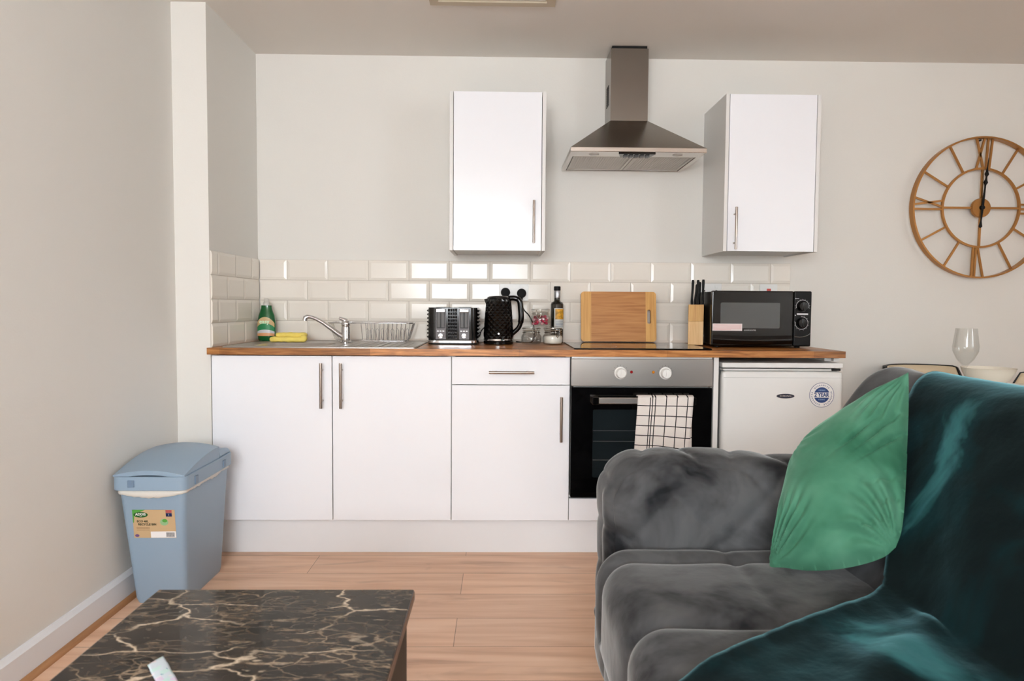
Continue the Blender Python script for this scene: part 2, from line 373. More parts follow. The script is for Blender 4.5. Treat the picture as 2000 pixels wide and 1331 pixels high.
# ---------------------------------------------------------------- room shell
XWL = -1.348; XWR = 3.7; YP = 2.928
struct(MB().box(-1.6, XWR+.2, YR-.25, D+.2, -.1, 0).build('floor', floor_m))
struct(MB().box(-1.6, XWR+.2, YR-.25, D+.2, ZC, ZC+.1).build('ceiling', ceil_m))
struct(MB().box(XL-.3, XWR+.2, D, D+.15, 0, ZC).build('wall_back', wall_m))
struct(MB().box(XWL-.2, XWL, YR-.25, YP, 0, ZC).build('wall_left', wall_m))
struct(MB().box(XWL-.2, XL, YP, D, 0, ZC).build('wall_pier', wall_m))
struct(MB().box(XWR, XWR+.15, YR, -1.5, 0, ZC).box(XWR, XWR+.15, -.3, D, 0, ZC).box(XWR, XWR+.15, -1.5, -.3, 0, .9).box(XWR, XWR+.15, -1.5, -.3, 2.1, ZC).build('wall_right', wall_m))  # opening in the right wall added for the side fill lamp
f = MB().box(XWR+.06, XWR+.11, -1.5, -1.45, .9, 2.1).box(XWR+.06, XWR+.11, -.35, -.3, .9, 2.1).box(XWR+.06, XWR+.11, -1.45, -.35, .9, .95).box(XWR+.06, XWR+.11, -1.45, -.35, 2.05, 2.1)
w2 = struct(f.build('added_side_window', white_pl))  # unseen window frame, added to go with the side fill lamp
b = MB()
xs = [XWL] + [t for w_ in WIN for t in w_[:2]] + [XWR]
for i in range(0, len(xs), 2): b.box(xs[i], xs[i+1], YR-.25, YR, 0, ZC)
for x0, x1, z0, z1 in WIN:
    b.box(x0, x1, YR-.25, YR, 0, z0); b.box(x0, x1, YR-.25, YR, z1, ZC)
struct(b.build('wall_rear', wall_m))
pane_m = bpy.data.materials.new('window_pane'); pane_m.use_nodes = True
nt = pane_m.node_tree; nt.nodes.clear()
t_ = nt.nodes.new('ShaderNodeBsdfTransparent'); g_ = nt.nodes.new('ShaderNodeBsdfGlossy'); g_.inputs['Roughness'].default_value = .02
mx_ = nt.nodes.new('ShaderNodeMixShader'); mx_.inputs[0].default_value = .06; ou = nt.nodes.new('ShaderNodeOutputMaterial')
nt.links.new(t_.outputs[0], mx_.inputs[1]); nt.links.new(g_.outputs[0], mx_.inputs[2]); nt.links.new(mx_.outputs[0], ou.inputs[0])
MB().box(XWR+.08, XWR+.086, -1.45, -.35, .95, 2.05).build('pane', pane_m, w2)
for i, (x0, x1, z0, z1) in enumerate(WIN):
    f = MB(); xm = (x0+x1)/2; y0, y1 = YR-.16, YR-.1
    f.box(x0, x1, y0, y1, z0, z0+.05).box(x0, x1, y0, y1, z1-.05, z1).box(x0, x0+.05, y0, y1, z0+.05, z1-.05).box(x1-.05, x1, y0, y1, z0+.05, z1-.05).box(xm-.03, xm+.03, y0, y1, z0+.05, z1-.05)
    fo = struct(f.build('window_1' if i == 0 else 'door_1', white_pl))
    MB().box(x0+.05, xm-.03, YR-.135, YR-.129, z0+.05, z1-.05).box(xm+.03, x1-.05, YR-.135, YR-.129, z0+.05, z1-.05).build('pane', pane_m, fo)
# skirting (chamfered top) and oak beading
b = MB(); y0, y1 = YR, YP
b.add([(XWL, y, z) if a == 0 else (XWL+a, y, z) for y in (y0, y1) for a, z in ((0, 0), (.016, 0), (.016, .085), (.006, .1), (0, .1))],
      [(0, 1, 6, 5), (1, 2, 7, 6), (2, 3, 8, 7), (3, 4, 9, 8), (4, 0, 5, 9), (4, 3, 2, 1, 0), (5, 6, 7, 8, 9)])
struct(b.build('baseboard_left', base_m))
b = MB(); q = [(0, 0)]+[(.016*math.cos(a*PI/12), .016*math.sin(a*PI/12)) for a in range(7)]
b.add([(XWL+.016+p, y, z) for y in (y0, y1-.02) for p, z in q], [tuple(range(7, -1, -1)), tuple(range(8, 16))]+[(i, (i+1) % 8, 8+(i+1) % 8, 8+i) for i in range(8)])
struct(b.build('trim_1', quarter_m))
b = MB().box(1.49, XWR, D-.016, D, 0, .1); struct(b.build('baseboard_back', base_m))
# ceiling hatch
t = thing('ceiling_hatch', 'beige-framed access hatch panel flush in the ceiling', 'hatch', (-.04, 2.65, ZC-.02))
hm = mat('hatch_frame_paint', (196, 182, 160), .6)
MB().slab([[(-.29, 2.4), (.215, 2.4), (.215, 2.895), (-.29, 2.895)], [(-.255, 2.435), (.18, 2.435), (.18, 2.86), (-.255, 2.86)]], lambda a, b, h: (a, b, ZC-h), .014).build('frame', hm, t)
MB().box(-.25, .175, 2.44, 2.855, ZC-.008, ZC-.001).build('panel', ceil_m, t)

# ---------------------------------------------------------------- tiles
def tiled(name, label, rows, plane, xA, xB, joints, seed):
    """plane: fn(a, depth, z)->xyz"""
    t = thing(name, label, 'wall tiles', plane((xA+xB)/2, 0, ZW))
    OFF[t.name] = tuple(t.location)
    g = MB(); P_ = [plane(a, d, z) for z in (ZW, ZW+.404) for a, d in ((xA, 0), (xB, 0), (xB, .003), (xA, .003))]
    g.hexa(P_[:4], P_[4:]); g.build('grout', grout_m, t)
    b = MB(); rh = .101
    for r in range(4):
        z1 = ZW+.404-r*rh; z0 = z1-rh
        js = [xA]+[j for j in joints[r % 2] if xA+.004 < j < xB-.004]+[xB]
        for a0, a1 in zip(js, js[1:]):
            g_ = .0011; x0, x1, y0, y1 = a0+g_, a1-g_, z0+g_, z1-g_
            iv = .013; full = True
            L0 = iv if a1-a0 < .21 and a0 in joints[r % 2] else .002
            R0 = iv if a1 in joints[r % 2] else .002
            if a1-a0 < .04: L0 = R0 = .004
            vs = [plane(x, .003, z) for x, z in ((x0, y0), (x1, y0), (x1, y1), (x0, y1))]
            vs += [plane(x, .006, z) for x, z in ((x0, y0), (x1, y0), (x1, y1), (x0, y1))]
            vs += [plane(x, .0095+random.uniform(-.0005, .0005), z) for x, z in ((x0+L0, y0+iv), (x1-R0, y0+iv), (x1-R0, y1-iv), (x0+L0, y1-iv))]
            fs = [(i, (i+1) % 4, 4+(i+1) % 4, 4+i) for i in range(4)]+[(4+i, 4+(i+1) % 4, 8+(i+1) % 4, 8+i) for i in range(4)]+[(8, 9, 10, 11)]
            b.add(vs, fs, 0, False)
    b.build('tiles', tile_m, t)
    return t
J0 = [-1.062+.202*i for i in range(13)]; J1 = [j+.101 for j in J0]
tiled('tile_backsplash', 'four rows of cream metro tiles along the back wall above the worktop', 4, lambda a, d, z: (a, D-.0006-d, z), XL+.0095, 1.463, (J0, J1), 1)
K0 = [2.998, 3.2, 3.402]; K1 = [3.1, 3.302]
tiled('tile_backsplash', 'short stretch of cream metro tiles on the side wall left of the sink', 4, lambda a, d, z: (XL+d, a, z), D-.585, D-.0097, (K0, K1), 2)

# ---------------------------------------------------------------- kitchen units
YF = D-.585          # door faces
def bar_handle(parent, p0, p1, out, r=.006, name='handle'):
    p0 = Vector(p0); p1 = Vector(p1); o = Vector((0, -out, 0)); d = (p1-p0)
    b = MB().tube([p0+o, p0+o+d*.02, p1+o-d*.02, p1+o], [r*.97, r, r, r*.97], 14)
    for k in (.16, .84):
        q = p0+d*k; b.tube([q, q+o], r*.72, 10)
    return b.build(name, handle_m, parent, smooth=40)
ZB, ZT = .1557, .853
def carcass(parent, x0, x1, z0=ZB-.003, z1=ZW-.0292, yb=D-.003, yf=YF+.019):
    b = MB().box(x0, x0+.016, yf, yb, z0, z1).box(x1-.016, x1, yf, yb, z0, z1).box(x0+.016, x1-.016, yf, yb, z0, z0+.016).box(x0+.016, x1-.016, yb-.008, yb, z0+.016, z1)
    b.box(x0+.016, x1-.016, yf, yf+.02, z1-.09, z1-.015)
    return b.build('carcass', white_edge, parent)
def door(parent, x0, x1, z0, z1, name='door', y=YF): return MB().box(x0, x1, y, y+.018, z0, z1).build(name, white_gloss, parent, bevel=.0012)
x1_, x2_, x3_ = XL+.504, XL+1.004, XL+1.504
t = thing('base_cabinet', 'wide white two-door base cabinet under the sink', 'cabinet', (XL+.5, YF+.3, 0))
carcass(t, XL+.001, x2_-.001)
d = door(t, XL+.003, x1_-.0018, ZB, ZT); bar_handle(d, (-.7425, YF, .636), (-.7425, YF, .825), .032)
d = door(t, x1_+.0018, x2_-.0018, ZB, ZT); bar_handle(d, (-.661, YF, .636), (-.661, YF, .825), .032)
t = thing('base_cabinet', 'white base cabinet with one drawer over one door, left of the oven', 'cabinet', (XL+1.254, YF+.3, 0))
carcass(t, x2_, x3_-.001)
d = door(t, x2_+.0018, x3_-.0022, .7365, ZT, 'drawer'); bar_handle(d, (-.045, YF, .79), (.144, YF, .79), .032)
d = door(t, x2_+.0018, x3_-.0022, ZB, .7335); bar_handle(d, (.259, YF, .498), (.259, YF, .688), .032)
# oven housing
t = thing('oven_housing', 'white housing unit around the built-in oven', 'cabinet', (.6, YF+.3, 0))
OX0, OX1 = .3, .896
b = MB().box(x3_, x3_+.0015, YF+.019, D-.003, ZB, .856).box(OX1+.0015, .9035, YF+.019, D-.003, ZB, .856).box(x3_+.0015, OX1+.0015, YF+.019, D-.003, ZB, ZB+.016).box(x3_+.0015, OX1+.0015, YF+.019, D-.003, .252, .262)
b.build('carcass', white_edge, t)
door(t, x3_+.001, OX1, ZB, .250, 'filler_panel')
t = tag(MB().box(.9045, .9255, YF-.004, D-.003, 0, .8568).build('end_panel', white_edge, bevel=.001), 'tall thin white panel standing between oven and fridge', 'panel')
t = tag(MB().box(XL+.001, .9035, YF+.05, YF+.066, 0, ZB-.004).build('plinth', mat('plinth_white', (240, 241, 244), .3), bevel=.001), 'long white plinth board under the base cabinets', 'plinth')
# worktop with sink cut-out
b = MB(); wx0, wx1, wy0, wy1 = XL-.006, 1.454, D-.61, D-.001; cx0, cx1, cy0, cy1 = -1.08, -.74, 3.0, 3.26
b.box(XL+.0005, wx1, cy1, wy1, ZW-.028, ZW).box(wx0, wx1, wy0, YP-.001, ZW-.028, ZW).box(XL+.0005, wx1, YP-.001, cy0, ZW-.028, ZW).box(XL+.0005, cx0, cy0, cy1, ZW-.028, ZW).box(cx1, wx1, cy0, cy1, ZW-.028, ZW)
wt = tag(b.build('worktop', worktop_m), 'long brown oiled wood worktop over the base cabinets and fridge', 'worktop')
MB().box(1.425, 1.449, YF+.02, YF+.3, ZW-.045, ZW-.0285).box(1.395, 1.425, YF+.04, YF+.3, ZW-.045, ZW-.0285).build('support_bracket', white_edge, wt, bevel=.001)

# wall cabinets
def wall_cabinet(label, x0, x1, z0, z1, dep, hx, hz0, hz1):
    t = thing('wall_cabinet', label, 'cabinet', ((x0+x1)/2, D-dep/2, z0)); yf = D-dep
    MB().box(x0, x0+.016, yf, D-.001, z0, z1).box(x1-.016, x1, yf, D-.001, z0, z1).box(x0+.016, x1-.016, yf+.02, D-.001, z0+.006, z0+.022).box(x0+.016, x1-.016, yf+.02, D-.001, z1-.016, z1).box(x0+.016, x1-.016, D-.01, D-.001, z0+.022, z1-.016).build('carcass', white_edge, t, bevel=.0008)
    d = MB().box(x0+.0185, x1-.0185, yf, yf+.018, z0+.001, z1-.001).build('door', white_gloss, t, bevel=.001)
    bar_handle(d, (hx, yf, hz0), (hx, yf, hz1), .03, .0055)
wall_cabinet('white wall cabinet left of the extractor hood, handle low on its right', -.231, .2015, 1.317, 2.026, .34, .149, 1.352, 1.541)
wall_cabinet('white wall cabinet right of the extractor hood, handle low on its left', 1.012, 1.4435, 1.323, 2.029, .34, 1.06, 1.33, 1.52)

# ---------------------------------------------------------------- extractor hood
t = thing('extractor_hood', 'brushed steel chimney extractor hood between the wall cabinets', 'extractor hood', (.6, D-.2, 1.74))
hx0, hx1, hy0, zb, zl = .302, .896, 3.06, 1.74, 1.759; cx0, cx1, cyf = .515, .6915, 3.333
b = MB(); Q = [(hx0, hy0), (hx1, hy0), (hx1, D-.001), (hx0, D-.001)]; q2 = [(cx0-.002, cyf-.002), (cx1+.002, cyf-.002), (cx1+.002, D-.001), (cx0-.002, D-.001)]
b.hexa([(x, y, zl) for x, y in Q], [(x, y, 1.944) for x, y in q2]); b.build('canopy', hood_steel, t, bevel=.002)
b = MB(); b.slab([Q, [(hx0+.02, hy0+.1), (hx1-.02, hy0+.1), (hx1-.02, D-.025), (hx0+.02, D-.025)]], lambda a, b_, h: (a, b_, zb+h), zl-zb+.001)
b.build('lip', mat('hood_lip_steel', (205, 198, 192), .22, 1), t, bevel=.002)
for xa, xb in ((hx0+.024, .597), (.601, hx1-.024)):
    f = MB().box(xa, xb, hy0+.103, D-.028, zb+.006, zb+.012)
    f.slab([[(xa, hy0+.103), (xb, hy0+.103), (xb, D-.028), (xa, D-.028)], [(xa+.012, hy0+.115), (xb-.012, hy0+.115), (xb-.012, D-.04), (xa+.012, D-.04)]], lambda a, b_, h: (a, b_, zb+.002+h), .004)
    for i in range(22):
        x = xa+.016+(xb-xa-.032)*i/21; f.box(x-.002, x+.002, hy0+.116, D-.041, zb+.004, zb+.006)
    f.build('grease_filter', mat('filter_mesh', (196, 190, 184), .45, .8), t)
k = MB().slab([[(.512, hy0+.006), (.674, hy0+.006), (.662, hy0+.075), (.53, hy0+.075)]], lambda a, b_, h: (a, b_, zb-h), .008).build('control_strip', black_gloss, t, bevel=.001)
for i in range(5): MB().box(.540+i*.024, .556+i*.024, hy0+.03, hy0+.062, zb-.014, zb-.008).build('button', mat('button_grey', (90, 90, 92), .35), k, bevel=.001)
for x in (.41, .78): MB().lathe([(.022, zb-.002), (.022, zb+.001)], (x, hy0+.05, 0), 24).build('spotlight_lens', mat('lens_off', (190, 185, 178), .3), t)
MB().box(cx0, cx1, cyf, D-.001, 1.944, 2.281).build('chimney', hood_steel, t, bevel=.0015)
MB().box(cx0+.006, cx1-.006, cyf+.008, D-.002, 2.281, ZC-.001).build('chimney_gap', dark_void, t)
b = MB()
for i in range(9): b.box(cx0-.0012, cx0+.0002, D-.12, D-.05, 2.035+i*.011, 2.041+i*.011)
b.build('side_vent', dark_void, t)

# ---------------------------------------------------------------- oven
t = thing('built_in_oven', 'built-in oven with steel control panel and black glass door', 'oven', (.6, YF+.2, .262))
yo = YF-.018
MB().box(OX0+.012, OX1-.012, YF+.003, YF+.5, .2625, .85).build('body', grey_pl, t)
p = MB().box(OX0, OX1, yo, YF+.002, .7335, .849).build('control_panel', steel, t, bevel=.002)
MB().box(OX0+.002, OX1-.002, yo+.006, YF+.002, .8495, .857).build('top_trim', mat('aluminium_trim', (190, 190, 190), .4, .8), t)
for x, lab in ((.507, 0), (.696, 1)):
    MB().lathe([(.0001, yo-.001), (.026, yo-.001), (.026, yo-.004), (.0215, yo-.006), (.0205, yo-.026), (.018, yo-.03), (.0001, yo-.03)], (x, 0, .79), 32, axis='y').box(x-.0035, x+.0035, yo-.034, yo-.006, .774, .806).build('knob', white_pl, t, smooth=35)
    b = MB()
    for i in range(-3, 4):
        a = PI/2+i*.42; b.tube([(x+.031*math.cos(a), yo-.0006, .79+.031*math.sin(a)), (x+.034*math.cos(a), yo-.0006, .79+.034*math.sin(a))], .0007, 6)
    b.build('dial_marks', ink, p)
for x, c in ((.553, (150, 20, 24)), (.6455, (196, 122, 30))):
    MB().lathe([(.0001, yo-.004), (.005, yo-.004), (.0062, yo-.0005), (.0001, yo)], (x, 0, .794), 20, axis='y').build('indicator_lamp', mat('lamp_%d' % c[0], c, .2), t, smooth=40)
dr = MB().slab([rrect(OX0+.001, OX1-.001, .262, .7285, .004), rrect(.393, .80, .345, .635, .008)], lambda a, b_, h: (a, yo+h, b_), .018).build('door', black_glass, t, bevel=.001)
MB().box(.389, .804, yo+.004, yo+.0075, .341, .639).build('door_window', dark_glass, dr)
b = MB()
for z in (.42, .50, .545): b.tube([(.395, yo+.0035, z), (.80, yo+.0035, z)], .0012, 6)
b.build('shelf_rail', mat('rack_steel', (120, 122, 124), .3, .7), dr)
hnd = MB().box(.412, .79, yo-.042, yo-.024, .664, .691).build('handle', steel, dr, bevel=.003)
for xb_ in (.385, .79): MB().box(xb_, xb_+.027, yo-.044, yo-.001, .66, .694).build('handle_bracket', black_gloss, dr, bevel=.003)

# tea towel over the oven handle
xl_, xr_ = .572, .803
vlines = [.224, .265, .32, .513, .706, .897]; Ht = .30
hlines = [.035+.0405*i for i in range(6)] + [.256, .267, .279]
def cuts(lines, total, w_): 
    c = [0]
    for l in sorted(lines): c += [l-w_/2, l+w_/2]
    return c+[total]
uc = cuts([v*.231 for v in vlines], .231, .0038); vc = cuts(hlines, Ht, .0036)
def densify(c, step):
    out = []; flag = []
    for i in range(len(c)-1):
        n = max(1, int((c[i+1]-c[i])/step)); 
        for k in range(n): out.append(c[i]+(c[i+1]-c[i])*k/n); flag.append(i % 2)
    return out+[c[-1]], flag
U, UF = densify(uc, .008); V, VF = densify(vc, .008)
def towel_mesh(x0, w_, skew, yk, zt, side):
    b = MB(); vs = []; fs = []; ms = []
    for v in V:
        for u in U:
            f = v/Ht; x = x0+u*w_/.231-skew*f; z = zt-v-.003*math.sin(u*28+f*3)*f-.030*(u/.231)*(f)
            y = yk-side*(.004*math.sin(u*42+1)*f+.007*f*math.sin(u*17)+.003*noise.noise(Vector((x*30, z*12, side))))
            vs.append((x, y, z))
    n = len(U)
    for j in range(len(V)-1):
        for i in range(n-1):
            fs.append((j*n+i, j*n+i+1, (j+1)*n+i+1, (j+1)*n+i)); ms.append(1 if (UF[i] or VF[j]) else 0)
    k = len(b.v); b.add(vs, fs, 0); b.m = ms
    return b
cloth_w = mat('tea_towel_cotton', (228, 220, 214), .9, bump=.5, bscale=260); cloth_k = mat('tea_towel_black_check', (30, 28, 30), .9)
t = thing('tea_towel', 'white tea towel with black grid check hanging over the oven handle', 'tea towel', (.69, yo-.05, .43))
towel_mesh(xl_, .231, .018, yo-.052, .696, 1).build('front_fold', [cloth_w, cloth_k], t, smooth=180, solid=.0022)
towel_mesh(xl_+.008, .226, -.004, yo-.014, .694, -.25).build('back_fold', [cloth_w, cloth_k], t, smooth=180, solid=.0018)
b = MB(); b.grid(lambda u, v: (xl_+u*.231, yo-.033+.0215*math.cos(v*PI+PI) if 0 else yo-.0335-.0195*math.cos(PI*v), .694+.006*math.sin(PI*v)), 40, 10, m=lambda i, j: 1 if any(abs((i+.5)/40-v) < .011 for v in vlines) else 0)
b.build('top_fold', [cloth_w, cloth_k], t, smooth=180, solid=.002)

# ---------------------------------------------------------------- fridge
t = thing('fridge', 'white under-counter fridge with a round blue guarantee sticker', 'fridge', (1.19, YF+.25, 0))
fx0, fx1 = .936, 1.4495; fy = YF-.022
MB().rbox(((fx0+fx1)/2+.002, fy+.06+.25, .425), ((fx1-fx0)/2-.004, .25, .395), .012, 8).build('body', fridge_m, t, smooth=40, weld=True)
MB().box(fx0+.008, fx1-.008, fy+.045, fy+.0655, .06, .80).build('door_gasket', grey_pl, t)
fd = MB().rbox(((fx0+fx1)/2, fy+.0225, .42), ((fx1-fx0)/2, .0225, .38), .014, (40, 6, 40)).build('door', fridge_m, t, smooth=40, weld=True)
MB().box(fx0+.004, fx1, fy+.006, fy+.06, .803, .81).box(fx0, fx1, fy+.004, fy+.5, .815, .836).build('top_board', fridge_m, t, bevel=.005, seg=3)
MB().box(fx0+.012, fx1-.03, fy+.012, fy+.05, .8005, .803).build('handle_recess', grey_pl, t)
MB().box(fx1-.05, fx1-.012, fy+.003, fy+.01, .8035, .8135).build('hinge_cover', black_matt, t, bevel=.001)
MB().box(fx0+.006, fx1-.006, fy-.0005, fy+.003, .7735, .7745).build('door_groove', grey_pl, fd)
for x in (fx0+.05, fx1-.05):
    for y in (fy+.1, fy+.5): MB().lathe([(.018, 0), (.018, .02), (.01, .03)], (x, y, 0), 16).build('foot', black_matt, t, smooth=40)
lx, lz = 1.2045, .6965
bd = MB().slab([circ(lx, lz, .038, 40, .0098)], front(fy), .0014).build('brand_badge', mat('badge_navy', (22, 34, 54), .35), fd)
MB().slab([circ(lx, lz, .0388, 40, .0105), circ(lx, lz, .0378, 40, .0096)], front(fy), .0018).build('badge_rim', chrome, bd)
text(MB(), 'ICEKING', .0095, lx, fy-.0016, lz, bold=0, sx=1.35).build('lettering', chrome, bd)
sx_, sz_, R_ = 1.3585, .7015, .0525
st = MB().slab([circ(sx_, sz_, R_-.001, 48)], front(fy), .0006).build('guarantee_sticker', paper, fd)
b = MB().slab([circ(sx_, sz_, R_, 48), circ(sx_, sz_, R_-.0016, 48)], front(fy-.0002), .0008)
r = .033
for s_ in (1, -1):
    a = math.asin(.011/r); b.slab([[(sx_+r*math.cos(q), sz_+s_*r*math.sin(q)) for q in [a+(PI-2*a)*i/24 for i in range(25)]]], front(fy-.0004), .0006)
text(b, '2', .0235, sx_-.0265, fy-.0008, sz_, bold=.0008, sx=.95); text(b, 'YEAR', .0225, sx_+.0075, fy-.0008, sz_, bold=.0008, sx=.86)
for k3 in range(3):
    for i, ch in enumerate('GUARANTEE'):
        a = PI/2+1.02-k3*2*PI/3-i*.215*.92-.2; vs, fs = text_mesh(ch, .0085, .0003, .0001)
        co, si = math.cos(a-PI/2), math.sin(a-PI/2); px, pz = sx_+.0415*math.cos(a), sz_+.0415*math.sin(a)
        b.add([(px+v.x*co-v.y*si, fy-.0009-v.z, pz+v.x*si+v.y*co) for v in vs], fs, 0, False)
b.build('sticker_print', navy, st)
for dz_ in (.02, -.0195): text(MB(), 'ICEKING', .0075, sx_, fy-.0013, sz_+dz_).build('lettering', mat('pale_blue_print', (150, 180, 220), .4), st)

# ---------------------------------------------------------------- sink, tap, rack
t = thing('sink', 'stainless steel inset sink with drainer at the left of the worktop', 'sink', (-.72, 3.15, ZW))
sx0, sx1, sy0, sy1 = -1.165, -.352, 2.935, 3.47
b = MB(); bw = rrect(-1.07, -.75, 3.01, 3.25, .05)
b.slab([rrect(sx0, sx1, sy0, sy1, .012), bw[::-1]], lambda a, b_, h: (a, b_, ZW+.0004+h), .0032)
n = len(bw); bot = [(x*.92-.91*.08, y*.92+3.13*.08, ZW-.026) for x, y in bw]
b.add([(x, y, ZW+.003) for x, y in bw]+bot, [(i, (i+1) % n, n+(i+1) % n, n+i) for i in range(n)]+[tuple(range(n, 2*n))])
b.tube([(x, y, ZW+.0035) for x, y in rrect(sx0+.006, sx1-.006, sy0+.006, sy1-.006, .012)], .0024, 6, True)
b.build('basin', steel, t, smooth=35)
b = MB()
for i in range(9): b.box(-.70+i*.036, -.692+i*.036, 3.0, 3.3, ZW+.0036, ZW+.0056)
b.build('drainer_ridges', steel, t, bevel=.001)
tap = thing('kitchen_tap', 'chrome mixer tap with long upswept spout pointing left over the sink', 'tap', (-.722, 3.29, ZW+.0036))
ty = 3.27; tx = -.720; z0 = ZW+.0036
MB().lathe([(.026, z0), (.026, z0+.006), (.021, z0+.012), (.0205, z0+.07), (.019, z0+.078), (.0205, z0+.082), (.0205, z0+.096), (.016, z0+.104), (.0001, z0+.106)], (tx, ty, 0), 32).build('tap_body', chrome, tap, smooth=35)
pts = [(tx-.012, ty-.006, z0+.03), (tx-.03, ty-.012, z0+.042), (tx-.06, ty-.02, z0+.066), (tx-.1, ty-.03, z0+.096), (tx-.128, ty-.038, z0+.113), (tx-.15, ty-.044, z0+.121), (tx-.168, ty-.048, z0+.122)]
MB().tube(pts, [.011, .0115, .0105, .009, .0085, .009, .010], 16).build('spout', chrome, tap, smooth=50)
MB().tube([(tx-.163, ty-.047, z0+.122), (tx-.173, ty-.049, z0+.118), (tx-.176, ty-.05, z0+.104)], [.0105, .0115, .0115], 16).build('nozzle', chrome, tap, smooth=50)
MB().tube([(tx+.004, ty+.002, z0+.103), (tx-.01, ty-.004, z0+.110), (tx-.028, ty-.012, z0+.117)], [.011, .009, .006], 12).build('lever', chrome, tap, smooth=50)

rk = thing('dish_rack', 'empty chrome wire dish rack standing on the sink drainer', 'dish rack', (-.6, 3.4, ZW+.006))
rx0, rx1, ry0, ry1, rz0, rz1 = -.822, -.418, 3.325, 3.485, ZW+.0085, ZW+.096
MB().tube([(x, y, rz1) for x, y in rrect(rx0+.0, rx1, ry0, ry1, .03, 4)], .003, 8, True).build('rim', chrome, rk, smooth=60)
b = MB(); n = 11
for y, yb in ((ry0, ry0+.022), (ry1, ry1-.022)):
    for i in range(n):
        x = -.66+(rx1-.03+.66)*i/(n-1); xx = -.6+(x+.6)*.94
        b.tube([(x, y, rz1), (xx, yb, rz0+.01), (xx, (yb*.7+3.40*.3), rz0)], .0013, 6)
for x, xb in ((rx0, rx0+.03), (rx1, rx1-.025)):
    for i in range(5): y = ry0+.04+(ry1-ry0-.08)*i/4; b.tube([(x, y, rz1), (xb, y, rz0+.008), (xb*.9-.06, y, rz0)], .0013, 6)
b.tube([(x, y, rz0) for x, y in rrect(rx0+.04, rx1-.03, ry0+.03, ry1-.03, .02, 4)], .002, 6, True)
b.build('basket_wires', chrome, rk, smooth=60)
b = MB()
for i in range(9):
    x = -.64+i*.024; b.tube([(x, 3.375, rz0), (x-.006, 3.376, rz0+.05), (x, 3.377, rz0+.062), (x+.008, 3.378, rz0+.05), (x+.006, 3.38, rz0)], .0013, 6)
b.build('plate_hoops', chrome, rk, smooth=60)

# ---------------------------------------------------------------- soap and cloth
soap_g = mat('green_soap_plastic', (0, 88, 40), .18, coat=.4)
t = thing('washing_up_liquid', 'green bottle of washing-up liquid with a white cap, in the corner behind the sink', 'bottle', (-1.14, 3.43, ZW+.0036))
z0 = ZW+.0036; cx, cy = -1.14, 3.43
prof = [(.034, 0), (.041, .004), (.0435, .03), (.0445, .07), (.043, .095), (.038, .125), (.031, .142), (.0265, .158), (.025, .172), (.021, .1725), (.0001, .173)]
b = MB().lathe(prof, (0, 0, 0), 36); b.v = [(cx+x, cy+y*.6, z0+z) for x, y, z in b.v]
bt = b.build('bottle_body', soap_g, t, smooth=50)
MB().lathe([(.017, z0+.1725), (.016, z0+.185), (.012, z0+.188), (.0105, z0+.205), (.0001, z0+.207)], (cx, cy, 0), 24).build('cap', mat('translucent_white_cap', (225, 222, 214), .35, trans=.3), t, smooth=45)
def wrap(cx, cy, r, sq, a0, a1, z0, z1, n=16, shape=None):
    def f(u, v):
        a = a0+(a1-a0)*u; zz = z0+(z1-z0)*v
        return (cx+r*math.cos(a), cy+r*sq*math.sin(a), zz)
    return f
A0, A1 = PI*1.13, PI*1.87
lb_ = MB().grid(lambda u, v: (cx+.0452*math.cos(A0+(A1-A0)*u), cy+.0452*.6*math.sin(A0+(A1-A0)*u), z0+.024+v*(.062+.03*math.sin(PI*u))), 18, 6, m=lambda i, j: 2 if j < 1 else (1 if j < 2 else (0 if j < 4 else 3))).build('label', [mat('label_green', (40, 130, 80), .4), mat('label_silver', (200, 200, 205), .4), mat('label_orange', (222, 160, 110), .4), mat('label_peach', (206, 176, 128), .4)], bt, smooth=180)
text(MB(), 'easy', .028, cx-.002, cy-.0288, z0+.093, bold=.0006).build('lettering', mat('label_white_print', (220, 245, 210), .5), bt)
yel = mat('yellow_microfibre', (242, 218, 112), .9, bump=.6, bscale=120, var=.08, vscale=20)
t = thing('cleaning_cloth', 'folded yellow cloth lying beside the green bottle', 'cloth', (-1.0, 3.32, ZW+.0036))
def cl(p, nrm): return Vector(p)+nrm*.003*noise.noise(Vector(p)*45)
MB().rbox((-1.0, 3.315, ZW+.017), (.082, .035, .0115), .0112, (26, 14, 8), cl).build('lower_fold', yel, t, smooth=180, weld=True)
MB().rbox((-.990, 3.33, ZW+.037), (.07, .03, .0105), .0103, (26, 14, 8), cl).build('upper_fold', yel, t, smooth=180, weld=True)
MB().rbox((-.925, 3.303, ZW+.022), (.013, .02, .0165), .0125, (8, 10, 8), cl).build('rolled_end', yel, t, smooth=180, weld=True)

# ---------------------------------------------------------------- toaster
t = thing('toaster', 'black four-slice toaster with studded sides and chrome trim', 'toaster', (-.2195, 3.355, ZW))
tx0, tx1, ty0, ty1, tz0, tz1 = -.338, -.101, 3.232, 3.478, ZW+.02, ZW+.172
b = MB()
outl = rrect(tx0+.004, tx1-.004, ty0+.002, ty1-.004, .03, 6)
b.slab([outl], lambda a, b_, h: (a, b_, tz0+h), tz1-tz0); body = b.build('body', black_gloss, t, bevel=.004, smooth=30)
MB().slab([rrect(tx0-.002, tx1+.002, ty0-.004, ty1, .034, 6)], lambda a, b_, h: (a, b_, tz0-.012+h), .0125).build('chrome_band', chrome, t, bevel=.003, smooth=40)
MB().slab([rrect(tx0+.004, tx1-.004, ty0+.002, ty1-.006, .03, 6)], lambda a, b_, h: (a, b_, ZW+.0005+h), .0085).build('base', black_matt, t, bevel=.002)
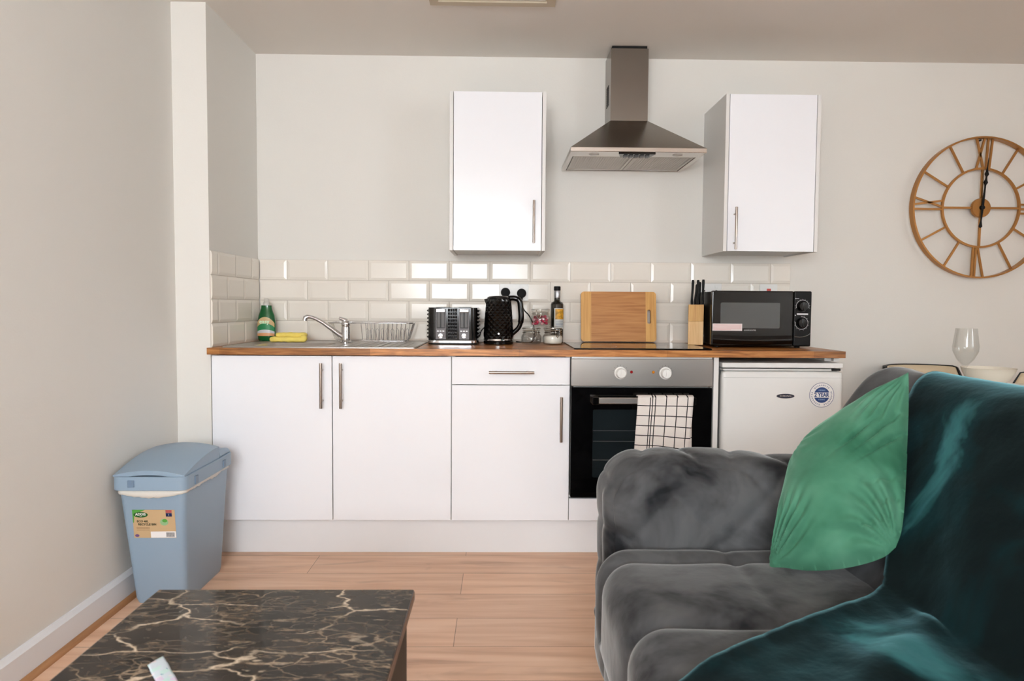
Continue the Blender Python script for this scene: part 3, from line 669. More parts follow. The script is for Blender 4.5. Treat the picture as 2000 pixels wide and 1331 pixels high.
def studs(fn, nu, nv, hgt):
    b = MB()
    for i in range(nu):
        for j in range(nv):
            p = [fn((i+a)/nu, (j+c)/nv, 0) for a, c in ((.06, .06), (.94, .06), (.94, .94), (.06, .94))]; q = fn((i+.5)/nu, (j+.5)/nv, hgt)
            b.add(p+[q], [(0, 1, 4), (1, 2, 4), (2, 3, 4), (3, 0, 4)], 0, False)
    return b
studs(lambda u, v, h: (tx0+.0045-h, ty0+.034+u*.17, tz0+.006+v*(tz1-tz0-.012)), 10, 8, .0095).build('studded_side', black_gloss, t)
studs(lambda u, v, h: (tx1-.0045+h, ty0+.034+u*.17, tz0+.006+v*(tz1-tz0-.012)), 10, 8, .0095).build('studded_side', black_gloss, t)
studs(lambda u, v, h: (-.2415+u*.044, ty0+.0018-h, tz0+.008+v*(tz1-tz0-.012)), 4, 9, .0065).build('studded_strip', mat('gloss_grey_studs', (34, 34, 36), .12, coat=.5), t)
for x, lv in ((-.274, 0), (-.166, 1)):
    p = MB().box(x-.0235, x+.0235, ty0-.0005, ty0+.0018, tz0+.004, tz1-.008).build('front_panel', mat('graphite_panel', (70, 66, 66), .35, .6), t, bevel=.0008)
    MB().box(x-.019, x+.019, ty0-.0011, ty0-.0005, tz0+.056, tz1-.006).build('lever_slot', mat('slot_dark', (20, 19, 19), .5), p)
    MB().box(x-.0155, x-.003, ty0-.0016, ty0-.0011, tz0+.06, tz1-.02).box(x+.003, x+.0155, ty0-.0016, ty0-.0011, tz0+.06, tz1-.02).build('slot_plate', mat('slot_grey', (78, 74, 72), .4), p)
    MB().box(x-.021, x+.021, ty0-.016, ty0-.001, tz1-.022, tz1-.006).build('lever', chrome, t, bevel=.003)
    MB().lathe([(.0001, ty0-.014), (.0105, ty0-.013), (.0118, ty0-.0005)], (x, 0, tz0+.021), 24, axis='y').build('dial', chrome, t, smooth=40)
    b = MB()
    for i in range(3): b.box(x-.017+i*.0125, x-.009+i*.0125, ty0-.0018, ty0-.0005, tz0+.041, tz0+.045)
    b.build('button_row', mat('button_silver', (190, 186, 182), .3, .5), p)
b = MB().box(-.30, -.245, ty0+.05, ty1-.04, tz1+.0002, tz1+.0012).box(-.195, -.14, ty0+.05, ty1-.04, tz1+.0002, tz1+.0012); b.build('bread_slots', dark_void, t)
b = MB(); cab = lambda P, r=.0028: MB().tube(P, r, 8)
def smoothpath(P, n=8):
    P = [Vector(p) for p in P]; out = []
    for i in range(len(P)-1):
        p0 = P[max(0, i-1)]; p1 = P[i]; p2 = P[i+1]; p3 = P[min(len(P)-1, i+2)]
        for k in range(n):
            s = k/n; out.append(.5*((2*p1)+(p2-p0)*s+(2*p0-5*p1+4*p2-p3)*s*s+(3*p1-p0-3*p2+p3)*s**3))
    return out+[P[-1]]
cab(smoothpath([(-.10, 3.44, ZW+.03), (-.09, 3.42, ZW+.06), (-.07, 3.42, ZW+.075), (-.04, 3.44, ZW+.05), (-.03, 3.46, ZW+.004)])).build('cable', black_matt, t, smooth=60)

# ---------------------------------------------------------------- kettle
kx, ky = -.0065, 3.30
t = thing('kettle', 'black cordless kettle with faceted diamond body and right-hand handle', 'kettle', (kx, ky, ZW))
MB().lathe([(.062, ZW+.0005), (.070, ZW+.003), (.071, ZW+.014), (.068, ZW+.017), (.0001, ZW+.0175)], (kx, ky, 0), 40).build('power_base', black_gloss, t, smooth=40)
MB().lathe([(.067, ZW+.0175), (.0705, ZW+.019), (.0705, ZW+.027), (.067, ZW+.0285)], (kx, ky, 0), 40).build('chrome_ring', chrome, t, smooth=50)
b = MB(); nr, na = 16, 34; zk0, zk1 = ZW+.0285, ZW+.215; vs = []; fs = []
def kr(f): return .069-.010*f-.004*f*f
for i in range(nr+1):
    f = i/nr
    for j in range(na):
        a = 2*PI*j/na; R1 = kr(f)-.001+(.0042 if ((i % 2) ^ (j % 2)) and 0 < i < nr else 0)
        vs.append((kx+R1*math.cos(a), ky+R1*math.sin(a), zk0+(zk1-zk0)*f))
for i in range(nr):
    for j in range(na):
        k = (j+1) % na; a, b_, c, d = i*na+j, i*na+k, (i+1)*na+k, (i+1)*na+j
        if ((i % 2) ^ (j % 2)): fs += [(a, b_, c), (a, c, d)] if 0 else [(a, b_, d), (b_, c, d)] if not ((i % 2) ^ (j % 2)) else [(a, b_, c), (a, c, d)]
        else: fs += [(a, b_, d), (b_, c, d)]
b.add(vs, fs, 0, False); b.add([vs[nr*na+j] for j in range(na)], [tuple(range(na))]); b.build('body', black_gloss, t)
MB().lathe([(.0555, zk1), (.0545, zk1+.006), (.045, zk1+.012), (.0001, zk1+.014)], (kx, ky, 0), 40).build('lid', black_gloss, t, smooth=40)
MB().add([(kx-.05, ky-.02, zk1-.05), (kx-.05, ky+.02, zk1-.05), (kx-.07, ky, zk1-.002), (kx-.048, ky-.024, zk1+.002), (kx-.048, ky+.024, zk1+.002)], [(0, 2, 3), (0, 1, 2), (1, 4, 2), (2, 4, 3), (0, 3, 4, 1)]).build('spout', black_gloss, t, bevel=.002)
hp = smoothpath([(kx+.045, ky-.004, zk1+.002), (kx+.075, ky-.008, zk1+.003), (kx+.098, ky-.01, zk1-.01), (kx+.104, ky-.01, zk1-.05), (kx+.106, ky-.01, zk1-.095), (kx+.095, ky-.008, zk1-.135), (kx+.06, ky-.004, zk1-.168)], 6)
b = MB().tube(hp, [.0125]*10+[.0135]*(len(hp)-20)+[.011]*10, 14); b.build('handle', black_gloss, t, smooth=60)
bs = MB().lathe([(.0001, ky-.07), (.006, ky-.0695), (.006, ky-.066)], (kx, 0, ZW+.05), 16, axis='y').build('switch_lamp', chrome, t, smooth=40)

# ---------------------------------------------------------------- sockets and plugs
yt = D-.0095
def faceplate(name, label, cat, x0, x1, z0, z1, m=white_pl):
    t = thing(name, label, cat, ((x0+x1)/2, yt, z0)); MB().box(x0, x1, yt-.008, yt-.0003, z0, z1).build('faceplate', m, t, bevel=.002)
    return t
def sock(t, cx, cz):
    b = MB().box(cx-.004, cx+.004, yt-.0086, yt-.0079, cz+.006, cz+.014).box(cx-.014, cx-.008, yt-.0086, yt-.0079, cz-.012, cz-.008).box(cx+.008, cx+.014, yt-.0086, yt-.0079, cz-.012, cz-.008)
    b.build('pin_holes', ink, t)
    MB().box(cx-.008, cx+.008, yt-.0115, yt-.0081, cz+.024, cz+.04).build('rocker_switch', white_pl, t, bevel=.001)
t = faceplate('double_socket', 'white double wall socket behind the kettle with two black plugs', 'socket', -.004, .142, 1.093, 1.178); sock(t, .027, 1.132); sock(t, .106, 1.132)
def plug(cx, cz, label):
    t = thing('plug', label, 'plug', (cx, yt-.009, cz), 'black plugs behind the kettle', local=True)
    b = MB().lathe([(.0001, -.034), (.019, -.033), (.0225, -.028), (.0235, -.002), (.022, 0)], (0, 0, 0), 28, axis='y'); b.tube([(0, -.014, -.018), (0, -.016, -.034)], [.008, .005], 10)
    b.build('plug_body', mat('plug_black_rubber', (12, 12, 13), .6, spec=.2), t, smooth=45); return t
p1 = plug(.0265, 1.135, 'round black plug in the socket above the kettle lid')
p2 = plug(.107, 1.131, 'round black plug above the jars with its cable curving down right')
def lcl(P, c): return [(x-c[0], y-c[1], z-c[2]) for x, y, z in P]
cab(smoothpath(lcl([(.107, yt-.025, 1.098), (.108, yt-.026, 1.075), (.122, yt-.022, 1.045), (.146, yt-.02, 1.018), (.17, yt-.02, .96), (.16, yt-.03, ZW+.004), (.08, yt-.03, ZW+.004)], (.107, yt-.009, 1.131))), .003).build('cable', black_matt, p2, smooth=60)
cab(smoothpath(lcl([(.0265, yt-.025, 1.10), (.0265, yt-.024, 1.05), (.02, yt-.02, .95), (-.02, yt-.03, ZW+.004)], (.0265, yt-.009, 1.135))), .003).build('cable', black_matt, p1, smooth=60)
t = faceplate('double_socket', 'white double wall socket partly hidden behind the microwave and knife block', 'socket', 1.0, 1.112, 1.10, 1.188); sock(t, 1.025, 1.14); sock(t, 1.085, 1.14)
t = faceplate('cooker_switch', 'white wall switch with a red rocker peeping above the microwave', 'switch', 1.306, 1.394, 1.098, 1.186, white_pl)
MB().box(1.34, 1.36, yt-.012, yt-.0081, 1.135, 1.163).build('red_rocker', mat('red_rocker', (205, 60, 50), .3), t, bevel=.001)

# ---------------------------------------------------------------- jars
def clip_jar(label, x, y, z, fill=None, rz=0):
    t = thing('clip_jar', label, 'jar', (x, y, z), 'small clip-top glass jars', local=True, rz=rz)
    o = [(.034, 0), (.043, .003), (.048, .012), (.049, .035), (.046, .045), (.040, .052), (.039, .064), (.041, .067)]
    i = [(.0385, .067), (.0365, .063), (.0375, .052), (.0435, .044), (.0465, .034), (.0455, .013), (.041, .006), (.0001, .006)]
    MB().lathe(o+i, (0, 0, 0), 36).build('jar_body', glass, t, smooth=60)
    MB().lathe([(.0001, .0685), (.041, .0685), (.0425, .072), (.0415, .083), (.034, .0865), (.0001, .0865)], (0, 0, 0), 36).build('glass_lid', glass, t, smooth=50)
    MB().lathe([(.040, .0668), (.0425, .0676), (.040, .0684)], (0, 0, 0), 32).build('seal', mat('seal_clear_rubber', (190, 170, 140), .5), t, smooth=60)
    b = MB().tube([(.0415*math.cos(a), .0415*math.sin(a), .058) for a in [2*PI*k/28 for k in range(28)]], .0012, 6, True)
    b.tube([(.044*math.cos(a), .044*math.sin(a), .077) for a in [2*PI*k/28 for k in range(28)]], .0012, 6, True)
    b.tube(smoothpath([(-.012, -.0425, .077), (-.012, -.052, .07), (-.009, -.055, .05), (0, -.054, .036), (.009, -.055, .05), (.012, -.052, .07), (.012, -.0425, .077)], 5), .0013, 6)
    b.tube(smoothpath([(-.008, -.043, .058), (-.006, -.052, .046), (.006, -.052, .046), (.008, -.043, .058)], 5), .0013, 6)
    b.build('wire_clip', mat('clip_wire', (170, 165, 155), .25, .9), t, smooth=60)
    return t
jy = 3.285
clip_jar('empty clip-top glass jar next to the kettle, lower left of the jar stack', .148, jy+.002, ZW, rz=.3)
clip_jar('clip-top glass jar half full of white sugar, lower right of the jar stack', .2495, jy, ZW, rz=.35)
clip_jar('clip-top glass jar of pink wrapped sweets stacked on top of two jars', .19, jy, ZW+.0871, rz=-.2)
tag(MB().lathe([(.0395, ZW+.0068), (.0445, ZW+.0135), (.0455, ZW+.032), (.044, ZW+.041), (.03, ZW+.045), (.0001, ZW+.0455)], (.2495, jy, 0), 32).build('sugar', mat('white_sugar', (245, 240, 230), .8), smooth=60), 'white sugar filling the lower half of the right-hand jar', 'sugar', kind='stuff')
b = MB(); random.seed(3)
zj = ZW+.0871
for k in range(70):
    a = random.random()*2*PI; zz = random.choice([.013, .021, .029, .037, .045]); R1 = random.random()**.5*(.036 if zz < .04 else .028)
    p = Vector((.19+R1*math.cos(a), jy+R1*math.sin(a), zj+zz+random.uniform(-.002, .002))); d_ = Vector((random.uniform(-1, 1), random.uniform(-1, 1), random.uniform(-.4, .4))).normalized()*.007
    b.tube([p-d_, p-d_*.4, p+d_*.4, p+d_], [.001, .0062, .0062, .001], 6, m=random.choice([0, 0, 0, 1, 2]))
tag(b.build('sweets', [mat('sweet_pink', (205, 50, 90), .3), mat('sweet_dark_red', (130, 20, 40), .3), mat('sweet_pale', (236, 190, 200), .3)], smooth=60), 'pink and red wrapped sweets filling the topmost jar', 'sweets', kind='stuff')

# oil bottle
ox, oy = .280, 3.43
t = thing('oil_bottle', 'tall dark oil bottle with silver collar and yellow picture label behind the jars', 'bottle', (ox, oy, ZW))
oil_m = mat('dark_olive_glass', (26, 24, 16), .06, coat=.6)
bo = MB().lathe([(.027, ZW+.0005), (.0315, ZW+.004), (.0315, ZW+.19), (.0285, ZW+.199), (.017, ZW+.205), (.0145, ZW+.212), (.014, ZW+.225)], (ox, oy, 0), 32).build('bottle_body', oil_m, t, smooth=50)
MB().lathe([(.0148, ZW+.222), (.0155, ZW+.226), (.0155, ZW+.256), (.0145, ZW+.258)], (ox, oy, 0), 28).build('silver_collar', mat('foil_silver', (180, 182, 188), .3, .9), t, smooth=50)
MB().lathe([(.0155, ZW+.258), (.0165, ZW+.26), (.0165, ZW+.276), (.015, ZW+.279), (.0001, ZW+.279)], (ox, oy, 0), 28).build('cap', black_matt, t, smooth=50)
A0, A1 = PI*1.33, PI*1.97
def lab(z0_, z1_, m, nm, par, a0=A0, a1=A1, r=.0319, ii=0):
    return MB().grid(lambda u, v: (ox+r*math.cos(a0+(a1-a0)*u), oy+r*math.sin(a0+(a1-a0)*u), z0_+(z1_-z0_)*v), 14, 1).build(nm, m, par, smooth=180)
l0 = lab(ZW+.07, ZW+.172, mat('label_grey_white', (200, 200, 196), .5), 'label', bo)
lab(ZW+.118, ZW+.168, mat('label_photo', (206, 150, 40), .45, var=.6, vscale=70), 'label_picture', bo, A0+.2, A1-.1, .0322)
b = MB()
for k in range(4): b.grid(lambda u, v, k=k: (ox+.0322*math.cos(A0+.3+1.3*u), oy+.0322*math.sin(A0+.3+1.3*u), ZW+.104-k*.007+v*.0025), 8, 1)
b.build('label_text_lines', mat('label_blue_grey', (120, 135, 150), .5), bo, smooth=180)

# ---------------------------------------------------------------- hob, board, knives
hob = thing('hob', 'black glass ceramic hob set in the worktop above the oven', 'hob', (.6, 3.18, ZW))
MB().slab([rrect(.315, .901, 2.937, 3.43, .006)], lambda a, b_, h: (a, b_, ZW+.0004+h), .0055).build('glass_plate', black_glass, hob, bevel=.001)
for x, y, r_ in ((.44, 3.3, .09), (.44, 3.07, .075), (.72, 3.3, .075), (.72, 3.07, .09)): MB().slab([circ(x, y, r_, 40), circ(x, y, r_-.002, 40)[::-1]], lambda a, b_, h: (a, b_, ZW+.006+h), .0001).build('zone_marking', mat('zone_print', (110, 112, 114), .3), hob)
b = MB()
for i in range(6): b.slab([circ(.80+i*.012, 2.965, .003, 12)], lambda a, b_, h: (a, b_, ZW+.006+h), .0001)
b.build('touch_marks', mat('zone_print', (110, 112, 114), .3), hob)
# cutting board leaning on the tiles
t = thing('chopping_board', 'two-tone bamboo chopping board leaning on the tiles behind the hob', 'chopping board', (.585, 3.42, ZW+.006))
bx0, bx1, bh, th = .399, .7705, .247, .016
def lean(a, b_, h):  # lean back
    ang = .13; return (a, 3.432-h*math.cos(ang)+b_*math.sin(ang)*1.0, ZW+.0085+b_*math.cos(ang)+h*math.sin(ang))
def corner(x0, x1, left):
    pts = rrect(x0, x1, 0, bh, .016, 6); o = []
    for x, z in pts:
        if left: o.append((x if x < x0+.02 else x1, z if x < x0+.02 else (bh if z > bh/2 else 0)))
        else: o.append((x if x > x1-.02 else x0, z if x > x1-.02 else (bh if z > bh/2 else 0)))
    q = []
    for p in o:
        if not q or (abs(p[0]-q[-1][0])+abs(p[1]-q[-1][1])) > 1e-6: q.append(p)
    if abs(q[0][0]-q[-1][0])+abs(q[0][1]-q[-1][1]) < 1e-6: q.pop()
    return q
MB().slab([corner(bx0, bx0+.05, True)], lean, th).build('light_end_strip', bamboo_l, t)
MB().slab([[(bx0+.05, 0), (bx1-.052, 0), (bx1-.052, bh), (bx0+.05, bh)]], lean, th).build('dark_centre', bamboo_d, t)
MB().slab([corner(bx1-.052, bx1, False), rrect(bx1-.044, bx1-.027, .088, .158, .0082, 5)[::-1]], lean, th).build('handle_strip', bamboo_l, t)
# knife block
t = thing('knife_block', 'narrow pale wood knife block between chopping board and microwave', 'knife block', (.915, 3.29, ZW+.006))
zk = ZW+.0062; kx0, kx1 = .8775, .946
b = MB().hexa([(kx0, 3.235, zk), (kx1, 3.235, zk), (kx1, 3.31, zk), (kx0, 3.31, zk)], [(kx0, 3.243, zk+.11), (kx1+.0005, 3.243, zk+.11), (kx1+.0005, 3.325, zk+.11), (kx0, 3.325, zk+.11)]); spin(b, .9125, 3.235, -15).build('lower_block', beech, t, bevel=.0015)
b = MB().hexa([(kx0, 3.243, zk+.11), (kx1+.0005, 3.243, zk+.11), (kx1+.0005, 3.325, zk+.11), (kx0, 3.325, zk+.11)], [(kx0, 3.25, zk+.188), (kx1+.001, 3.25, zk+.188), (kx1+.001, 3.335, zk+.184), (kx0, 3.335, zk+.184)]); spin(b, .9125, 3.235, -15).build('upper_block', beech_d, t, bevel=.0015)
kn = [(.8925, 3.265, .003, .118, 'black-handled knife at the left of the knife block'), (.906, 3.285, .009, .098, 'short black-handled knife leaning right, second from left in the block'),
      (.922, 3.268, -.003, .118, 'thick black-handled knife in the middle of the knife block'), (.927, 3.315, .001, .11, 'black-handled knife behind the middle knife in the block'), (.941, 3.275, .002, .12, 'black-handled knife at the right of the knife block')]
for i, (x, y, dx, L_, lb) in enumerate(kn):
    z0 = zk+.1855; k = thing('kitchen_knife', lb, 'knife', (x, y, z0), 'knives in the block')
    P = smoothpath([(x, y, z0), (x+dx*.3-.001, y+.002, z0+L_*.3), (x+dx*.6+.0005, y+.003, z0+L_*.65), (x+dx, y+.002, z0+L_)], 4)
    R1 = [.0055, .0058, .006, .0056, .005, .005, .0052, .0054, .0056, .006, .0066, .0068, .005][:len(P)]
    b = MB().tube(P, R1, 10); b.v = [(vx, y+(vy-y)*1.6, vz) for vx, vy, vz in b.v]; spin(b, .9125, 3.235, -15).build('handle', black_matt, k, smooth=60)
    b = MB().box(x-.001, x+.001, y-.009, y+.009, z0-.003, z0+.0); spin(b, .9125, 3.235, -15).build('blade', steel, k)

# ---------------------------------------------------------------- microwave
mx0, mx1, my0, my1, mz0, mz1 = .952, 1.400, 3.125, 3.47, ZW+.008, ZW+.257
t = thing('microwave', 'black microwave with two round dials at the right end of the worktop', 'microwave', ((mx0+mx1)/2, 3.3, ZW))
MB().box(mx0+.012, mx1-.008, my0+.026, my1, mz0+.004, mz1-.003).build('body', black_matt, t, bevel=.004)
for x in (mx0+.04, mx1-.04):
    for y in (my0+.06, my1-.05): MB().lathe([(.012, ZW+.0003), (.014, mz0+.006)], (x, y, 0), 16).build('foot', black_matt, t)
xd = 1.320
dm = MB().box(mx0, xd-.0008, my0+.002, my0+.025, mz0, mz1).build('door', black_gloss, t, bevel=.006, seg=3)
MB().grid(lambda u, v: (mx0+.006+u*(xd-mx0-.012), my0+.002-.012*math.sin(PI*v)*(1-.35*abs(2*u-1)**3), mz0+.006+v*.04+.004*(2*u-1)**2), 24, 10).build('door_chin', black_gloss, dm, smooth=180)
MB().slab([rrect(.992, 1.258, .975, 1.09, .006)], front(my0+.0019), .0006).build('door_window', mat('microwave_mesh', (84, 86, 86), .18, bump=0), dm)
st = MB().slab([[(.957, .963), (1.09, .963), (1.09, .995), (.957, .995)]], front(my0+.0015), .0006).build('warning_sticker', mat('sticker_pinkish', (226, 214, 212), .6), dm)
b = MB()
for k in range(5): b.box(.961, 1.086 if k else 1.04, my0+.0005, my0+.0009, .9665+k*.0055, .968+k*.0055)
b.build('sticker_print', mat('sticker_red', (214, 150, 148), .6), st)
text(MB(), 'cookworks', .0115, 1.1255, my0+.0015, .9665, sx=1.05).build('lettering', mat('logo_grey', (190, 190, 190), .4), dm)
cp = MB().box(xd+.0008, mx1, my0+.002, my0+.025, mz0, mz1).build('control_panel', mat('panel_black', (7, 7, 8), .42, spec=.25), t, bevel=.006, seg=3)
sil = mat('silver_print', (205, 205, 208), .35)
for cx, cz, a0, a1 in ((1.3585, 1.075, -.25, PI+.25), (1.356, 1.0, -PI-.15, PI/2+.1)):
    MB().lathe([(.0001, my0-.018), (.019, my0-.017), (.0225, my0-.012), (.024, my0+.0015)], (cx, 0, cz), 36, axis='y').box(cx-.002, cx+.002, my0-.0215, my0-.012, cz-.018, cz+.018).build('dial', black_gloss, cp, smooth=40)
    b = MB(); n = 40; b.tube([(cx+.0285*math.cos(a0+(a1-a0)*i/n), my0+.0012, cz+.0285*math.sin(a0+(a1-a0)*i/n)) for i in range(n+1)], .0011, 6)
    for i in range(0, n+1, 4):
        a = a0+(a1-a0)*i/n; b.tube([(cx+.032*math.cos(a), my0+.0012, cz+.032*math.sin(a)), (cx+.0335*math.cos(a), my0+.0012, cz+.0335*math.sin(a))], .0008, 6)
    b.build('dial_scale', sil, cp, smooth=60)
MB().box(1.334, 1.384, my0+.0008, my0+.002, 1.0365, 1.0435).box(1.3255, 1.329, my0+.0008, my0+.002, 1.033, 1.0365).box(1.3255, 1.329, my0+.0008, my0+.002, 1.108, 1.1115).box(1.33, 1.342, my0+.0008, my0+.002, 1.109, 1.1105).build('panel_print', sil, cp)
MB().tube(smoothpath([(1.324, my0-.001, mz0+.044), (1.356, my0-.002, mz0+.043), (1.381, my0-.001, mz0+.050), (1.396, my0+.001, mz0+.060)], 5), .0022, 8).build('trim_curve', mat('chin_sheen', (120, 122, 120), .2, .8), cp, smooth=60)

mwp = Vector((mx0, my0)); t.rotation_euler = (0, 0, math.radians(-1.5)); _l = Vector(t.location)
_o = Vector((_l.x-mx0, _l.y-my0, 0)); _o.rotate(Matrix.Rotation(math.radians(-1.5), 3, 'Z')); t.location = (mx0+_o.x, my0+_o.y, _l.z)
# ---------------------------------------------------------------- wall clock
kc = Vector((2.392, D-.045, 1.572)); RO = .350; RI = .194
t = thing('wall_clock', 'large open gold metal wall clock with roman numerals and black hands', 'clock', tuple(kc))
def pol(a, r, y=0): return (kc.x+r*math.sin(a), kc.y+y, kc.z+r*math.cos(a))   # a clockwise from 12
TW = .02
def ring(R0, wd, dep, n=96):
    b = MB(); vs = []; fs = []
    for i in range(n):
        a = 2*PI*i/n
        for r_, y_ in ((R0, -dep/2), (R0+wd, -dep/2), (R0+wd, dep/2), (R0, dep/2)): vs.append(pol(a, r_, y_))
    for i in range(n):
        k = (i+1) % n
        for j in range(4): fs.append((i*4+j, i*4+(j+1) % 4, k*4+(j+1) % 4, k*4+j))
    return b.add(vs, fs)
ring(RO-.008, .008, .034).build('outer_rim', gold, t, smooth=50)
ring(RI-.005, .010, .012).build('inner_ring', gold, t, smooth=50)
def bar(b, p0, p1, wd, dep):
    p0 = Vector(p0); p1 = Vector(p1); d_ = (p1-p0).normalized(); s_ = d_.cross(Vector((0, 1, 0)))*wd/2; y_ = Vector((0, dep/2, 0))
    b.add([p0-s_-y_, p0+s_-y_, p0+s_+y_, p0-s_+y_, p1-s_-y_, p1+s_-y_, p1+s_+y_, p1-s_+y_], [(0, 1, 2, 3), (7, 6, 5, 4), (0, 4, 5, 1), (1, 5, 6, 2), (2, 6, 7, 3), (3, 7, 4, 0)], 0, False)
def nb(b, h, o0, o1): # bar of numeral h, tangential offsets (m) at inner and outer radius
    a = h*PI/6+TW; ri, ro = RI+.003, RO-.007
    f = lambda r_, o: pol(a+o/r_, r_)
    bar(b, f(ri, o0), f(ro, o1), .0095, .008)
for h in range(12):
    b = MB()
    if h == 0:
        for o in ((-.034, .0), (.0, -.04)): nb(b, 0, *o)
        nb(b, 0, .014, .018); nb(b, 0, .03, .04)
    elif h == 3:
        for o in (-.022, 0, .022): nb(b, 3, o, o)
    elif h == 6:
        nb(b, 6, .012, .014); nb(b, 6, .004, -.03); nb(b, 6, -.004 if 0 else .026, .028)
    elif h == 9:
        nb(b, 9, .0, .045); nb(b, 9, .03, .008); nb(b, 9, -.012, -.014)
    else: nb(b, h, 0, 0)
    b.build('numeral', gold, t)
b = MB()
for k in range(4): bar(b, pol(k*PI/2+(.0 if k % 2 else .01), .03), pol(k*PI/2+(.0 if k % 2 else .01), RI-.002), .010, .008)
b.build('spokes', gold, t)
MB().lathe([(.0001, kc.y-.008), (.046, kc.y-.008), (.048, kc.y-.004), (.048, kc.y+.006), (.0001, kc.y+.006)], (kc.x, 0, kc.z), 40, axis='y').build('hub', gold, t, smooth=40)
MB().box(kc.x-.005, kc.x+.028, kc.y+.006, D-.001, kc.z-.022, kc.z+.022).build('movement_box', black_matt, t)
MB().lathe([(.001, D-.001), (.004, D-.002), (.004, kc.y+.0175)], (kc.x, 0, kc.z+RO-.012), 10, axis='y').build('hanging_peg', black_matt, t)
def hand(a, L_, blob, y_, tail=None):
    pr = [(-.0, .006), (blob-.03, .003), (blob-.012, .0045), (blob, .0115), (blob+.012, .006), (blob+.035, .002), (L_, .0008)]
    if tail: pr = [(-tail, .003), (-tail+.006, .0095), (-tail+.02, .006), (-tail+.035, .003)]+pr
    L0 = [(kc.x+r_*math.sin(a)+w_*math.cos(a), kc.z+r_*math.cos(a)-w_*math.sin(a)) for r_, w_ in pr]; R0 = [(kc.x+r_*math.sin(a)-w_*math.cos(a), kc.z+r_*math.cos(a)+w_*math.sin(a)) for r_, w_ in pr]
    MB().slab([L0+R0[::-1]], front(kc.y+y_), .0025).build('hand', clock_black, t)
hand(.105, .165, .125, -.0095); hand(.085, .245, .165, -.0135, .1)
MB().lathe([(.0001, kc.y-.02), (.010, kc.y-.019), (.0125, kc.y-.009)], (kc.x, 0, kc.z), 24, axis='y').build('hand_boss', clock_black, t, smooth=40)

# ---------------------------------------------------------------- recycling bin
t = thing('recycling_bin', 'slim blue-grey plastic recycling bin with lid against the left wall', 'bin', (-1.2, 2.6, 0))
zr = .425
def ring_pts(x0, x1, y0, y1, r, z): return [(x, y, z) for x, y in rrect(x0, x1, y0, y1, r, 5)]
rings = [ring_pts(-1.288, -1.114, 2.462, 2.775, .018, 0), ring_pts(-1.292, -1.110, 2.452, 2.78, .02, .02), ring_pts(-1.318, -1.088, 2.405, 2.802, .022, zr)]
b = MB(); n = len(rings[0]); vs = [p for rg in rings for p in rg]
b.add(vs, [(i*n+j, i*n+(j+1) % n, (i+1)*n+(j+1) % n, (i+1)*n+j) for i in range(2) for j in range(n)]+[tuple(range(n-1, -1, -1))]); bb = b.build('bin_body', bin_m, t, smooth=40)
# rim collar
oc = rrect(-1.3315, -1.076, 2.388, 2.815, .028, 5)
b = MB().slab([oc], lambda a, b_, h: (a, b_, zr+.0+h), .048); b.build('rim_collar', bin_m, t, bevel=.005, smooth=35)
for (xx, yy, ax) in ((-1.262, 2.388, 0), (-1.076, 2.47, 1), (-1.076, 2.72, 1)):
    b = MB()
    if ax == 0: b.box(xx-.011, xx+.011, yy-.0045, yy+.002, zr+.012, zr+.036)
    else: b.box(xx-.002, xx+.0045, yy-.012, yy+.012, zr+.006, zr+.034)
    b.build('liner_clip', mat('bin_plastic_shade', (112, 134, 158), .4), t, bevel=.0015)
# lid: arched flap plus flat hinge deck
def lidz(x, y):
    f = max(0, min(1, (y-2.392)/.30)); sxx = (x+1.2038)/.122
    return .040*math.sin(min(1, f*1.15)*PI/2)*1+.017*(1-sxx*sxx)
def lid(u, v):
    y = 2.392+u*.30; x = -1.326+v*.244
    return (x, y, zr+.052+lidz(x, y))
b = MB(); nu, nv = 16, 14; b.grid(lid, nu, nv)
K = nv+1; top = len(b.v)
edge = [i*K for i in range(nu+1)]+[nu*K+j for j in range(1, nv+1)]+[i*K+nv for i in range(nu-1, -1, -1)]+[j for j in range(nv-1, 0, -1)]
low = [(b.v[i][0], b.v[i][1], zr+.0485+max(0, (b.v[i][2]-zr-.052)-.012)*(1 if b.v[i][1] < 2.395 else 0)) for i in edge]
b.add(low, []); E_ = len(edge)
b.f += [[edge[i], edge[(i+1) % E_], top+(i+1) % E_, top+i] for i in range(E_)]; b.m += [0]*E_; b.sm += [True]*E_
b.build('lid', bin_m, t, smooth=50)
b = MB(); b.hexa([(-1.327, 2.694, zr+.0485), (-1.081, 2.694, zr+.0485), (-1.081, 2.81, zr+.0485), (-1.327, 2.81, zr+.0485)], [(-1.322, 2.694, zr+.082), (-1.086, 2.694, zr+.082), (-1.09, 2.80, zr+.066), (-1.318, 2.80, zr+.066)])
b.build('hinge_deck', bin_m, t, bevel=.006, smooth=35, seg=3)
# liner peeking from under the rim
pts = rrect(-1.321, -1.085, 2.401, 2.805, .024, 6); N_ = len(pts)
per = []
for i in range(N_):
    a, c = Vector(pts[i]), Vector(pts[(i+1) % N_]); k = max(1, int((c-a).length/.008))
    per += [a.lerp(c, q/k) for q in range(k)]
b = MB(); vs = []; nn = len(per)
for i, p in enumerate(per):
    c = Vector((-1.2038, 2.6)); d_ = (p-c).normalized(); ds = .013+.014*noise.noise(Vector((p.x*14, p.y*9, 2)))+.006*noise.noise(Vector((p.x*50, p.y*50, 5)))
    if p.y < 2.41: ds = .012+.016*math.sin(max(0, min(1, (p.x+1.321)/.236))*PI)+.004*noise.noise(Vector((p.x*60, 1, 5)))
    ds = max(.003, ds); vs += [(p.x, p.y, zr+.001), (p.x+d_.x*.001, p.y+d_.y*.001, zr-ds*.5), (p.x+d_.x*.002, p.y+d_.y*.002, zr-ds)]
